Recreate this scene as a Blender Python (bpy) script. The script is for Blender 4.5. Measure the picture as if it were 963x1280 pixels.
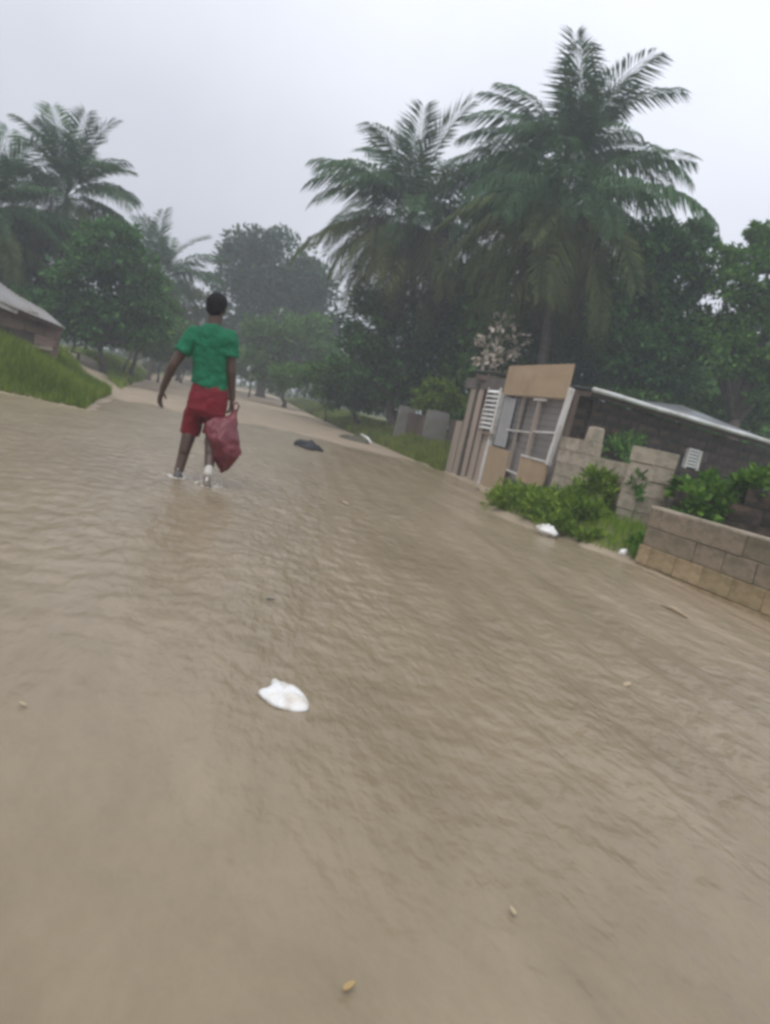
import bpy, bmesh, math, random
import numpy as np
from mathutils import Vector, Matrix, Euler

for o in list(bpy.data.objects):
    bpy.data.objects.remove(o)
SC = bpy.context.scene
COL = SC.collection
RNG = np.random.default_rng(7)
random.seed(7)

# ------------------------------------------------------------------ camera
F, CX, CY, EYE = 1000.0, 481.5, 640.0, 1.0       # focal length in photo pixels, photo centre, eye height
ROLL = math.radians(12.5)
_dx, _dy = 300 - CX, CY - 475                    # the road's vanishing point in the photo
_ux = _dx * math.cos(ROLL) - _dy * math.sin(ROLL)
_uy = _dx * math.sin(ROLL) + _dy * math.cos(ROLL)
PITCH = math.atan2(_uy, F)
YAW = math.atan2(-_ux, math.hypot(F, _uy))
RM = np.array(Matrix.Rotation(-YAW, 3, 'Z') @ Matrix.Rotation(math.pi / 2 - PITCH, 3, 'X') @ Matrix.Rotation(ROLL, 3, 'Z'))
cam_d = bpy.data.cameras.new('camera')
cam = bpy.data.objects.new('camera', cam_d)
COL.objects.link(cam)
cam.matrix_world = Matrix.Translation((0, 0, EYE)) @ Matrix(RM.tolist()).to_4x4()
cam_d.sensor_fit = 'VERTICAL'
cam_d.sensor_height = 24.0
cam_d.lens = 24.0 * F / 1280
cam_d.clip_start = 0.05
cam_d.clip_end = 2000
SC.camera = cam

# ------------------------------------------------------------------ world, sun, exposure
SUN_EL, SUN_AZ = math.radians(58), math.radians(215)   # azimuth clockwise from +Y
world = bpy.data.worlds.new('World')
SC.world = world
world.use_nodes = True
wn, wl = world.node_tree.nodes, world.node_tree.links
wn.clear()
sky = wn.new('ShaderNodeTexSky')
sky.sky_type = 'NISHITA'
sky.sun_disc = False
sky.sun_elevation = SUN_EL
sky.sun_rotation = SUN_AZ
sky.dust_density = 4.0
hsv = wn.new('ShaderNodeHueSaturation')
hsv.inputs['Saturation'].default_value = 0.25
wl.new(sky.outputs[0], hsv.inputs['Color'])
tc = wn.new('ShaderNodeTexCoord')
nz = wn.new('ShaderNodeTexNoise')
nz.inputs['Scale'].default_value = 1.6
nz.inputs['Detail'].default_value = 5.0
wl.new(tc.outputs['Generated'], nz.inputs['Vector'])
cr = wn.new('ShaderNodeValToRGB')
cr.color_ramp.elements[0].position, cr.color_ramp.elements[1].position = 0.25, 0.8
cr.color_ramp.elements[0].color = (5.2, 5.45, 6.4, 1)
cr.color_ramp.elements[1].color = (8.1, 8.4, 9.1, 1)
wl.new(nz.outputs[0], cr.inputs[0])
mx = wn.new('ShaderNodeMix')
mx.data_type = 'RGBA'
mx.inputs['Factor'].default_value = 0.93
wl.new(hsv.outputs[0], mx.inputs[6])
wl.new(cr.outputs[0], mx.inputs[7])
# an overcast sky is brighter overhead than at the horizon
sx = wn.new('ShaderNodeSeparateXYZ')
wl.new(tc.outputs['Generated'], sx.inputs[0])
mr = wn.new('ShaderNodeMapRange')
mr.inputs[1].default_value, mr.inputs[2].default_value = 0.0, 1.0
mr.inputs[3].default_value, mr.inputs[4].default_value = 0.85, 1.9
wl.new(sx.outputs[2], mr.inputs[0])
mw = wn.new('ShaderNodeMapRange')      # the cloud is thinner, so brighter, on the right
mw.interpolation_type = 'SMOOTHSTEP'
mw.inputs[1].default_value, mw.inputs[2].default_value = -.55, .7
mw.inputs[3].default_value, mw.inputs[4].default_value = .84, 1.06
wl.new(sx.outputs[0], mw.inputs[0])
mxx = wn.new('ShaderNodeMath')
mxx.operation = 'MULTIPLY'
wl.new(mr.outputs[0], mxx.inputs[0])
wl.new(mw.outputs[0], mxx.inputs[1])
vm = wn.new('ShaderNodeVectorMath')
vm.operation = 'SCALE'
wl.new(mx.outputs[2], vm.inputs[0])
wl.new(mxx.outputs[0], vm.inputs[3])
bg = wn.new('ShaderNodeBackground')
bg.inputs['Strength'].default_value = 0.1
wl.new(vm.outputs[0], bg.inputs['Color'])
wo = wn.new('ShaderNodeOutputWorld')
wl.new(bg.outputs[0], wo.inputs['Surface'])

sun_d = bpy.data.lights.new('sun', 'SUN')
sun_d.energy = 1.5
sun_d.angle = math.radians(40)
sun_d.color = (1.0, 0.97, 0.92)
sun = bpy.data.objects.new('sun', sun_d)
COL.objects.link(sun)
sun.location = (0, 0, 40)
_sd = Vector((math.sin(SUN_AZ) * math.cos(SUN_EL), math.cos(SUN_AZ) * math.cos(SUN_EL), math.sin(SUN_EL)))
sun.rotation_euler = _sd.to_track_quat('Z', 'Y').to_euler()

SC.view_settings.view_transform = 'Standard'
SC.view_settings.look = 'None'
SC.view_settings.exposure = 0.15
SC.view_settings.gamma = 1.0
SC.render.engine = 'CYCLES'
SC.cycles.max_bounces = 5
SC.cycles.diffuse_bounces = 3
SC.cycles.glossy_bounces = 2
SC.cycles.transmission_bounces = 3
SC.cycles.transparent_max_bounces = 6
SC.cycles.volume_bounces = 1
SC.cycles.use_denoising = True
SC.cycles.filter_width = 3.3
HAZE = 0.0041

# ------------------------------------------------------------------ photo <-> place
def ray(px, py):
    return RM @ np.array([px - CX, CY - py, -F])
def on_ground(px, py, z=0.0):
    d = ray(px, py)
    return np.array([0, 0, EYE]) + d * ((z - EYE) / d[2])
def at(px, py, Y):
    d = ray(px, py)
    return np.array([0, 0, EYE]) + d * (Y / d[1])

# ------------------------------------------------------------------ object helpers
def tag(o, label=None, cat=None, group=None, kind=None):
    if label: o['label'] = label
    if cat: o['category'] = cat
    if group: o['group'] = group
    if kind: o['kind'] = kind
    return o
def thing(name, label, cat, loc=(0, 0, 0), rz=0.0, group=None):
    o = bpy.data.objects.new(name, None)
    COL.objects.link(o)
    o.empty_display_size = 0.2
    o.location = loc
    o.rotation_euler = (0, 0, rz)
    return tag(o, label, cat, group)
def link(name, me, parent=None, loc=None):
    o = bpy.data.objects.new(name, me)
    COL.objects.link(o)
    if parent is not None: o.parent = parent
    if loc is not None: o.location = loc
    return o
def fast_mesh(name, V, tris=None, quads=None, mat=None, smooth=False):
    """mesh from numpy arrays of vertices and triangles / quads"""
    me = bpy.data.meshes.new(name)
    V = np.asarray(V, np.float32)
    me.vertices.add(len(V))
    me.vertices.foreach_set('co', V.ravel())
    idx, start, n = [], [], 0
    for fs, k in ((tris, 3), (quads, 4)):
        if fs is not None and len(fs):
            fs = np.asarray(fs, np.int32)
            idx.append(fs.ravel())
            start.append(n + np.arange(len(fs)) * k)
            n += fs.size
    idx = np.concatenate(idx)
    start = np.concatenate(start).astype(np.int32)
    me.loops.add(len(idx))
    me.loops.foreach_set('vertex_index', idx)
    me.polygons.add(len(start))
    me.polygons.foreach_set('loop_start', start)
    me.update(calc_edges=True)
    me.validate()
    if smooth: me.polygons.foreach_set('use_smooth', np.ones(len(me.polygons), bool))
    if mat: me.materials.append(mat)
    return me

class MB:
    """collects simple shapes, builds one mesh object"""
    def __init__(s): s.v, s.f = [], []
    def add(s, vs, fs):
        n = len(s.v)
        s.v += [tuple(map(float, v)) for v in vs]
        s.f += [tuple(i + n for i in f) for f in fs]
        return s
    def box(s, c, size, rz=0.0, M=None, jit=0.0):
        a, b, d = size[0] / 2, size[1] / 2, size[2] / 2
        vs = [Vector((x * a, y * b, z * d)) for x in (-1, 1) for y in (-1, 1) for z in (-1, 1)]
        if jit: vs = [v + Vector((random.uniform(-jit, jit), random.uniform(-jit, jit), random.uniform(-jit, jit))) for v in vs]
        R = M if M is not None else Matrix.Rotation(rz, 3, 'Z')
        vs = [R @ v + Vector(c) for v in vs]
        return s.add(vs, [(0, 1, 3, 2), (4, 6, 7, 5), (0, 4, 5, 1), (2, 3, 7, 6), (0, 2, 6, 4), (1, 5, 7, 3)])
    def bar(s, p, q, w, t):
        """square bar from p to q, w wide, t thick"""
        p, q = Vector(p), Vector(q)
        d = q - p
        M = d.to_track_quat('Z', 'X').to_matrix()
        return s.box((p + q) / 2, (w, t, d.length), M=M)
    def tube(s, pts, rad, n=8, flat=1.0, caps=True):
        pts = [Vector(p) for p in pts]
        if not hasattr(rad, '__len__'): rad = [rad] * len(pts)
        rings = []
        up = Vector((0.03, 1, 0.02)).normalized()
        for i, p in enumerate(pts):
            t = (pts[min(i + 1, len(pts) - 1)] - pts[max(i - 1, 0)]).normalized()
            x = t.cross(up)
            if x.length < 1e-3: x = t.cross(Vector((1, 0, 0)))
            x.normalize()
            y = x.cross(t).normalized()
            rings.append([p + x * (math.cos(a) * rad[i]) + y * (math.sin(a) * rad[i] * flat) for a in [2 * math.pi * k / n for k in range(n)]])
        return s.loft(rings, caps)
    def loft(s, rings, caps=True):
        n = len(rings[0])
        vs = [v for r in rings for v in r]
        fs = []
        for i in range(len(rings) - 1):
            for k in range(n):
                a, b = i * n + k, i * n + (k + 1) % n
                fs.append((a, b, b + n, a + n))
        if caps:
            fs.append(tuple(reversed(range(n))))
            fs.append(tuple((len(rings) - 1) * n + k for k in range(n)))
        return s.add(vs, fs)
    def ball(s, c, r, n=12, m=8, M=None):
        if not hasattr(r, '__len__'): r = (r, r, r)
        rings = []
        for j in range(m + 1):
            a = math.pi * min(max(j / m, 0.02), 0.98)
            ring = [Vector((math.sin(a) * math.cos(2 * math.pi * k / n) * r[0], math.sin(a) * math.sin(2 * math.pi * k / n) * r[1], -math.cos(a) * r[2])) for k in range(n)]
            rings.append([(M @ v if M else v) + Vector(c) for v in ring])
        return s.loft(rings)
    def capsule(s, p, q, r0, r1, n=10):
        p, q = Vector(p), Vector(q)
        d = (q - p).normalized()
        pts = [p - d * r0 * .95, p - d * r0 * .6, p, q, q + d * r1 * .6, q + d * r1 * .95]
        return s.tube(pts, [r0 * .3, r0 * .8, r0, r1, r1 * .8, r1 * .3], n)
    def mesh(s, name, mat=None, smooth=False, origin=(0, 0, 0)):
        me = bpy.data.meshes.new(name)
        o = origin
        me.from_pydata([(v[0] - o[0], v[1] - o[1], v[2] - o[2]) for v in s.v], [], s.f)
        bm = bmesh.new()
        bm.from_mesh(me)
        bmesh.ops.recalc_face_normals(bm, faces=bm.faces[:])
        bm.to_mesh(me)
        bm.free()
        if smooth: me.polygons.foreach_set('use_smooth', np.ones(len(me.polygons), bool))
        if mat: me.materials.append(mat)
        return me
    def build(s, name, mat, parent=None, smooth=False, origin=None, bevel=0.0):
        """vertices are in world space when there is no parent, else in the parent's space"""
        if origin is None: origin = (0, 0, 0)
        o = link(name, s.mesh(name, mat, smooth, origin), parent, origin)
        if bevel:
            b = o.modifiers.new('bevel', 'BEVEL')
            b.width, b.segments, b.limit_method = bevel, 2, 'ANGLE'
        return o

# ------------------------------------------------------------------ materials
def mat(name, col, col2=None, rough=0.7, scale=4.0, detail=5.0, bump=0.0, bscale=None, island=0.0, objvar=0.0,
        spec=0.2, metal=0.0, stretch=None, transl=0.0, stain=None, stain_scale=1.2, sheen=0.0):
    m = bpy.data.materials.new(name)
    m.use_nodes = True
    N, L = m.node_tree.nodes, m.node_tree.links
    b = N['Principled BSDF']
    b.inputs['Roughness'].default_value = rough
    b.inputs['Metallic'].default_value = metal
    b.inputs['Specular IOR Level'].default_value = spec
    t = N.new('ShaderNodeTexCoord')
    vec = t.outputs['Object']
    if stretch:
        mp = N.new('ShaderNodeMapping')
        mp.inputs['Scale'].default_value = stretch
        L.new(vec, mp.inputs['Vector'])
        vec = mp.outputs[0]
    n = N.new('ShaderNodeTexNoise')
    n.inputs['Scale'].default_value = scale
    n.inputs['Detail'].default_value = detail
    L.new(vec, n.inputs['Vector'])
    r = N.new('ShaderNodeValToRGB')
    r.color_ramp.elements[0].position, r.color_ramp.elements[1].position = 0.3, 0.7
    col2 = col2 or tuple(c * 0.75 for c in col)
    r.color_ramp.elements[0].color = (*col2, 1)
    r.color_ramp.elements[1].color = (*col, 1)
    fac = n.outputs[0]
    L.new(fac, r.inputs[0])
    c = r.outputs[0]
    if stain:
        n2 = N.new('ShaderNodeTexNoise')
        n2.inputs['Scale'].default_value = stain_scale
        n2.inputs['Detail'].default_value = 6
        n2.inputs['Roughness'].default_value = 0.65
        L.new(t.outputs['Object'], n2.inputs['Vector'])
        r2 = N.new('ShaderNodeValToRGB')
        r2.color_ramp.elements[0].position, r2.color_ramp.elements[1].position = 0.45, 0.66
        L.new(n2.outputs[0], r2.inputs[0])
        k = N.new('ShaderNodeMix')
        k.data_type = 'RGBA'
        L.new(r2.outputs[0], k.inputs['Factor'])
        L.new(c, k.inputs[6])
        k.inputs[7].default_value = (*stain, 1)
        c = k.outputs[2]
    for amount, kind in ((island, 'i'), (objvar, 'o')):
        if not amount: continue
        src = N.new('ShaderNodeNewGeometry').outputs['Random Per Island'] if kind == 'i' else N.new('ShaderNodeObjectInfo').outputs['Random']
        mr = N.new('ShaderNodeMapRange')
        mr.inputs[3].default_value, mr.inputs[4].default_value = 1 - amount, 1 + amount
        L.new(src, mr.inputs[0])
        h = N.new('ShaderNodeHueSaturation')
        L.new(mr.outputs[0], h.inputs['Value'])
        mh = N.new('ShaderNodeMapRange')
        mh.inputs[3].default_value, mh.inputs[4].default_value = 0.5 + amount * .05, 0.5 - amount * .05
        L.new(src, mh.inputs[0])
        L.new(mh.outputs[0], h.inputs['Hue'])
        L.new(c, h.inputs['Color'])
        c = h.outputs[0]
    L.new(c, b.inputs['Base Color'])
    if bump:
        nb = N.new('ShaderNodeTexNoise')
        nb.inputs['Scale'].default_value = bscale or scale * 6
        nb.inputs['Detail'].default_value = 6
        L.new(vec, nb.inputs['Vector'])
        bp = N.new('ShaderNodeBump')
        bp.inputs['Strength'].default_value = bump
        bp.inputs['Distance'].default_value = 0.02
        L.new(nb.outputs[0], bp.inputs['Height'])
        L.new(bp.outputs[0], b.inputs['Normal'])
    if transl:
        tr = N.new('ShaderNodeBsdfTranslucent')
        L.new(c, tr.inputs['Color'])
        ms = N.new('ShaderNodeMixShader')
        ms.inputs[0].default_value = transl
        L.new(b.outputs[0], ms.inputs[1])
        L.new(tr.outputs[0], ms.inputs[2])
        L.new(ms.outputs[0], N['Material Output'].inputs['Surface'])
    return m

M = {}
M['ground'] = mat('wet_soil', (.32, .26, .185), (.25, .20, .14), .8, 1.3, 8, .5, 9)
M['grass'] = mat('grass_blades', (.20, .27, .04), (.11, .17, .028), .75, .5, 4, island=.35, transl=.35)
M['grass_dark'] = mat('verge_grass', (.21, .26, .045), (.12, .165, .03), .75, .5, 4, island=.35, transl=.35)
M['weed'] = mat('weed_leaves', (.185, .28, .03), (.09, .165, .02), .65, 1.5, 4, island=.4, transl=.3)
M['vine'] = mat('vine_leaves', (.13, .26, .03), (.055, .13, .018), .6, 1.5, 4, island=.4, transl=.3)
M['leaf_dark'] = mat('dark_foliage', (.070, .185, .046), (.036, .112, .034), .75, .5, 4, island=.45, transl=.32)
M['leaf_mid'] = mat('green_foliage', (.105, .235, .042), (.055, .14, .028), .75, .5, 4, island=.45, transl=.35)
M['leaf_light'] = mat('light_foliage', (.10, .21, .042), (.055, .13, .03), .75, .5, 4, island=.4, transl=.35)
M['leaf_far'] = mat('far_foliage', (.06, .12, .055), (.042, .088, .042), .75, .3, 4, island=.35, transl=.32)
M['leaf_olive'] = mat('olive_foliage', (.10, .125, .05), (.07, .09, .038), .75, .3, 4, island=.3, transl=.32)
M['leaf_pale'] = mat('pale_leaves', (.52, .46, .38), (.36, .30, .23), .7, 2, 4, island=.25)
M['frond'] = mat('palm_fronds', (.055, .12, .044), (.036, .085, .034), .75, .8, 4, island=.3, objvar=.25, transl=.32)
M['frond_low'] = mat('old_palm_fronds', (.115, .14, .042), (.065, .095, .032), .75, .8, 4, island=.3, objvar=.2, transl=.32)
M['frond_dry'] = mat('dry_palm_fronds', (.15, .10, .05), (.10, .07, .035), .7, .8, 4, island=.3, objvar=.2)
M['bark'] = mat('bark', (.12, .10, .08), (.07, .06, .05), .85, 6, 6, .6, 25)
M['palm_bark'] = mat('palm_bark', (.15, .13, .105), (.085, .075, .06), .85, 3, 6, .6, 14, stretch=(1, 1, 5))
M['block'] = mat('concrete_block', (.44, .375, .295), (.33, .28, .215), .85, 5, 8, .55, 40, objvar=.16, stain=(.24, .21, .15), stain_scale=2.2)
M['block_ochre'] = mat('muddy_block', (.40, .305, .18), (.30, .225, .13), .85, 5, 8, .55, 40, objvar=.15, stain=(.22, .17, .09), stain_scale=3)
M['block_brown'] = mat('damp_block', (.26, .21, .145), (.185, .15, .10), .8, 5, 8, .55, 40, objvar=.2, stain=(.14, .12, .08), stain_scale=2)
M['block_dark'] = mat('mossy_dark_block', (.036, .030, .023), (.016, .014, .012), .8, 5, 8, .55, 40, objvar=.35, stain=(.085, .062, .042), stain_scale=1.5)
M['block_rust'] = mat('reddish_brown_block', (.25, .185, .15), (.17, .125, .10), .85, 5, 8, .55, 40, objvar=.25, stain=(.15, .13, .10), stain_scale=2)
M['old_zinc'] = mat('dull_zinc_sheet', (.27, .265, .255), (.20, .195, .185), .6, 1.2, 6, metal=.15, stain=(.19, .165, .14), stain_scale=1.4)
M['mortar'] = mat('mortar', (.27, .235, .18), None, .9, 8, 6, .4, 50)
M['mortar_dark'] = mat('dark_mortar', (.095, .085, .072), None, .9, 8, 6, .4, 50)
M['slab'] = mat('grey_slab', (.26, .245, .23), (.18, .17, .16), .85, 2, 8, .4, 30, stain=(.15, .16, .09), stain_scale=1.5)
M['plank'] = mat('weathered_plank', (.37, .31, .25), (.27, .22, .175), .8, 2.5, 8, .4, 20, objvar=.15, stretch=(4, 4, .5))
M['plank_brown'] = mat('brown_board', (.13, .095, .075), (.085, .062, .05), .8, 2.5, 8, .4, 20, stretch=(4, 4, .5))
M['beam'] = mat('grey_beam', (.14, .125, .11), (.09, .08, .07), .85, 2.5, 8, .4, 20)
M['ply'] = mat('tan_plywood', (.42, .31, .20), (.35, .25, .155), .75, 1.6, 8, .25, 30, stretch=(1, .6, 3), stain=(.31, .22, .14), stain_scale=1.1)
M['ply_pale'] = mat('pale_plywood', (.40, .30, .19), (.32, .235, .15), .75, 1.6, 8, .25, 30, stain=(.30, .23, .15), stain_scale=1.4)
M['white_paint'] = mat('chalky_white_paint', (.72, .70, .67), (.60, .58, .55), .6, 3, 6, .2, 40, stain=(.42, .38, .33), stain_scale=3)
M['louvre'] = mat('white_louvre', (.78, .78, .76), (.66, .66, .64), .5, 3, 5)
M['grey_board'] = mat('pale_grey_board', (.36, .36, .36), (.28, .28, .28), .7, 2, 6, .1)
M['bar'] = mat('grey_wire', (.10, .095, .09), (.07, .066, .062), .6, 5, 5, metal=.2)
M['mesh'] = mat('dull_backing_sheet', (.46, .42, .395), (.34, .305, .285), .8, 1.5, 6, .2, 20)
M['zinc'] = mat('zinc_sheet', (.42, .45, .48), (.32, .34, .36), .4, 1.2, 6, metal=.55, stain=(.25, .24, .22), stain_scale=1)
M['gutter'] = mat('white_gutter', (.66, .67, .66), (.52, .52, .50), .5, 2, 6, .1, 30, stain=(.36, .34, .30), stain_scale=1.6)
M['dark'] = mat('dark_interior', (.02, .02, .02), None, .9)
M['skin'] = mat('dark_skin', (.075, .043, .030), (.060, .034, .024), .45, 6, 5, .1, 90, spec=.4)
M['hair'] = mat('short_black_hair', (.014, .013, .014), (.008, .008, .008), .9, 60, 3, .8, 160)
M['shirt'] = mat('green_cotton', (.012, .150, .072), (.009, .118, .056), .85, 5, 5, .25, 60, stain=(.008, .10, .05), stain_scale=4)
M['shorts'] = mat('red_cotton', (.20, .016, .022), (.15, .012, .018), .8, 5, 5, .25, 60, stain=(.12, .014, .022), stain_scale=5)
M['bag'] = mat('maroon_plastic', (.135, .020, .027), (.10, .015, .021), .45, 5, 5, .3, 18, spec=.4, stain=(.165, .038, .046), stain_scale=5)
M['shoe'] = mat('pale_rubber', (.52, .50, .46), (.40, .38, .34), .5, 12, 4)
M['shoe_grey'] = mat('grey_rubber', (.12, .115, .11), (.08, .078, .075), .5, 12, 4)
M['white_plastic'] = mat('white_plastic', (.78, .78, .77), (.62, .62, .60), .4, 9, 6, .5, 30, spec=.5, stain=(.52, .47, .39), stain_scale=9)
M['foam'] = mat('water_foam', (.62, .58, .52), (.5, .46, .4), .5, 10, 4)
M['black_rubber'] = mat('black_rag', (.03, .032, .038), (.018, .018, .02), .6, 8, 5, .6, 30)
M['rag'] = mat('olive_rag', (.11, .10, .07), (.07, .068, .05), .8, 8, 5, .6, 30)
M['stick'] = mat('pale_wood', (.42, .34, .22), (.3, .24, .15), .7, 8, 5)
M['yellow_leaf'] = mat('yellow_leaf', (.36, .26, .12), (.30, .21, .09), .6, 8, 5)
M['stone'] = mat('shore_stone', (.26, .22, .17), (.17, .145, .11), .8, 6, 6, .5, 30, objvar=.2)
M['car_paint'] = mat('dusty_silver_paint', (.20, .195, .185), (.15, .145, .135), .55, 2, 6, metal=.1, stain=(.15, .125, .095), stain_scale=2)
M['car_rust'] = mat('rust_brown_panel', (.165, .115, .085), (.115, .08, .06), .75, 4, 7, .3, 30, stain=(.22, .17, .12), stain_scale=4)
M['car_glass'] = mat('dusty_glass', (.16, .16, .155), (.13, .13, .128), .3, 2, 4, spec=.6)
M['lamp_glass'] = mat('headlamp_glass', (.12, .12, .12), None, .15, 4, spec=.6)
M['lamp_red'] = mat('dusty_red_lamp', (.15, .07, .055), (.10, .05, .04), .4, 6)
M['chrome'] = mat('worn_bumper', (.17, .16, .145), (.12, .112, .10), .6, 4, 4, metal=.1)
M['tyre_grey'] = mat('grey_recess', (.07, .065, .06), None, .8)
M['tyre'] = mat('tyre', (.02, .02, .02), None, .85)

# low green cover where the soil lies above the flood
_n, _l = M['ground'].node_tree.nodes, M['ground'].node_tree.links
_b = _n['Principled BSDF']
_src = _b.inputs['Base Color'].links[0].from_socket
_tc = _n.new('ShaderNodeTexCoord')
_sep = _n.new('ShaderNodeSeparateXYZ')
_l.new(_tc.outputs['Object'], _sep.inputs[0])
_nz = _n.new('ShaderNodeTexNoise')
_nz.inputs['Scale'].default_value = 1.7
_nz.inputs['Detail'].default_value = 6
_l.new(_tc.outputs['Object'], _nz.inputs['Vector'])
_ad = _n.new('ShaderNodeMath')
_ad.operation = 'MULTIPLY_ADD'
_l.new(_nz.outputs[0], _ad.inputs[0])
_ad.inputs[1].default_value = .16
_l.new(_sep.outputs[2], _ad.inputs[2])
_mr = _n.new('ShaderNodeMapRange')
_mr.inputs[1].default_value, _mr.inputs[2].default_value = .12, .2
_l.new(_ad.outputs[0], _mr.inputs[0])
_mx = _n.new('ShaderNodeMix')
_mx.data_type = 'RGBA'
_at = _n.new('ShaderNodeAttribute')
_at.attribute_name = 'bare'
_mu = _n.new('ShaderNodeMath')
_mu.operation = 'MULTIPLY'
_l.new(_mr.outputs[0], _mu.inputs[0])
_l.new(_at.outputs['Fac'], _mu.inputs[1])
_l.new(_mu.outputs[0], _mx.inputs['Factor'])
_l.new(_src, _mx.inputs[6])
_mx.inputs[7].default_value = (.085, .10, .03, 1)
_l.new(_mx.outputs[2], _b.inputs['Base Color'])

# ------------------------------------------------------------------ terrain
def wob(x, y, s=1.0, seed=0):
    r = np.random.default_rng(seed)
    z = 0
    for k in range(7):
        a = r.uniform(0, 6.28)
        f = s * 1.7 ** (k * .55) * r.uniform(.8, 1.2)
        z = z + np.sin((x * np.cos(a) + y * np.sin(a)) * f + r.uniform(0, 6.28)) / (1 + k * .55)
    return z / 3.0
def edge_right(y):
    return np.interp(y, [-10, 5, 7.7, 9.1, 10.4, 11.5, 14.7, 17.3, 21.4, 32, 60, 120], [5.2, 4.9, 4.4, 3.8, 3.6, 4.15, 4.7, 4.72, 4.6, 4.25, 3.9, 3.2])
def edge_left(y):
    return np.interp(y, [13.6, 16, 20, 29, 60, 120], [-2.25, -2.5, -2.8, -3.5, -5.6, -5])
def sstep(t):
    t = np.clip(t, 0, 1)
    return t * t * (3 - 2 * t)
TRK0, TRK1 = on_ground(135, 486, .1)[:2], on_ground(62, 437, .35)[:2]     # the muddy track leaving to the left
def track_dist(x, y):
    e = TRK1 - TRK0
    t = np.clip(((x - TRK0[0]) * e[0] + (y - TRK0[1]) * e[1]) / (e @ e), 0, 1)
    return np.hypot(x - TRK0[0] - t * e[0], y - TRK0[1] - t * e[1])
def height(x, y):
    x, y = np.asarray(x, float), np.asarray(y, float)
    n = wob(x, y, 1.3, 3) + .55 * wob(x, y, 5.0, 4)
    dr = x - edge_right(y) + .12 * n
    dl = np.minimum(edge_left(y) - x, (y - 13.6) * .8) + .15 * n
    hr = .28 * sstep(dr / .9) + .25 * sstep((dr - 3) / 12)
    hl = .62 * sstep(dl / 1.9) + .3 * sstep((dl - 4) / 20)
    hl = hl - .22 * np.exp(-(track_dist(x, y) / .6) ** 2) * sstep(dl / 1.0)
    d = np.maximum(np.maximum(dr, dl), (y - 88) * .3)
    bed = -.10 * sstep(-d / .8) * (1 - sstep((y - 13) / 9)) + (.045 * sstep((y - 15.5) / 9) + .24 * sstep((y - 24) / 55) + .030 * wob(x, y * .4, 1.5, 44) * sstep((y - 14) / 6)) * sstep(-d / .5)
    h = np.where(d > 0, np.maximum(hr * (dr > 0), hl * (dl > 0)), bed)
    h = h + np.where(d > 0, .035 * sstep(d / .12), 0)
    h = h + np.where(y > 88, .35 * sstep((y - 88) / 10), 0)
    return h + .018 * wob(x, y, 3.1, 5) * sstep(d / .5 + .2)

def axis(*segs):
    return np.unique(np.concatenate([np.arange(a, b, s) for a, b, s in segs]).round(4))
def sheet(xs, ys, zf):
    X, Y = np.meshgrid(xs, ys)
    V = np.stack([X, Y, zf(X, Y)], -1).reshape(-1, 3)
    nx, ny = len(xs), len(ys)
    i = (np.arange(ny - 1)[:, None] * nx + np.arange(nx - 1)[None]).ravel()
    return V, np.stack([i, i + 1, i + nx + 1, i + nx], -1)

gx = axis((-170, -60, 10), (-60, -14, 2), (-14, -6, .4), (-6, 7, .16), (7, 16, .6), (16, 60, 4), (60, 191, 10))
gy = axis((-60, 0, 6), (0, 26, .18), (26, 60, .7), (60, 110, 2.5), (110, 201, 10))
V, Q = sheet(gx, gy, height)
g_me = fast_mesh('ground', V, quads=Q, mat=M['ground'], smooth=True)
_td = track_dist(V[:, 0], V[:, 1]) + .12 * wob(V[:, 0], V[:, 1], 3.0, 41)
_x, _y = V[:, 0], V[:, 1]
_rd = np.maximum(_x - edge_right(_y), edge_left(_y) - _x) + .1 * wob(_x, _y, 2.0, 43)
_td = np.where((_y > 13.6) & (_y < 88), np.minimum(_td, np.maximum(_rd + .5, 0)), _td)
g_me.attributes.new('bare', 'FLOAT', 'POINT').data.foreach_set('value', sstep((_td - .45) / .3).astype(np.float32))   # 0 on the muddy track
tag(link('ground', g_me), 'pale wet soil and low green cover of the road verges', None, None, 'structure')

# flood water: real ripples where they are large enough, finer ones as bump
wr = np.random.default_rng(11)
WAVES = []
for k in range(80):
    lam = 0.085 * 1.5 ** (wr.uniform(0, 3.3))
    a = wr.uniform(0, 3.14)
    WAVES.append((math.cos(a) * 6.283 / lam, math.sin(a) * 6.283 / lam * .8, wr.uniform(0, 6.28), (.0008 * lam ** .85), lam))
def water_z(X, Y):
    wx = X + .15 * np.sin(Y * .9 + X * .4) + .07 * np.sin(Y * 2.3 - X * 1.2)
    wy = Y + .15 * np.sin(X * 1.1 - .3 * Y) + .07 * np.sin(X * 2.7 + Y)
    z = np.zeros_like(X)
    for kx, ky, p, amp, lam in WAVES:
        fade = np.clip(1.6 - Y / (lam * 55), 0, 1)
        s = np.sin(kx * wx + ky * wy + p)
        z += amp * fade * (s + .35 * s * np.abs(s))
    patch = .4 + .75 * sstep(.5 + .9 * wob(X * 1.0, Y * .5, .8, 21))
    patch = patch * (1 + .9 * np.exp(-((X - 1.4) / 1.9) ** 2 - ((Y - 8.0) / 4.2) ** 2)) * np.clip(.45 + Y / 7, .5, 1.1)   # rougher over the submerged kerb
    # long ridges where the current runs past the right bank
    run = np.exp(-((X - 2.2 - .12 * np.sin(Y * 1.1)) / .9) ** 2)
    z = z * patch + .013 * run * np.sin((X * 1.0 - .06 * Y) * 19 + 1.2 * wob(X, Y * .5, 1.2, 8)) * np.clip(1.4 - Y / 14, 0, 1)
    # rings spreading from the wading feet
    for fx, fy in ((-.385, 7.58), (-.11, 7.43)):
        r_ = np.hypot(X - fx, (Y - fy))
        z += .012 * np.exp(-r_ / .28) * np.cos(r_ * 42)
    return z
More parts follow.
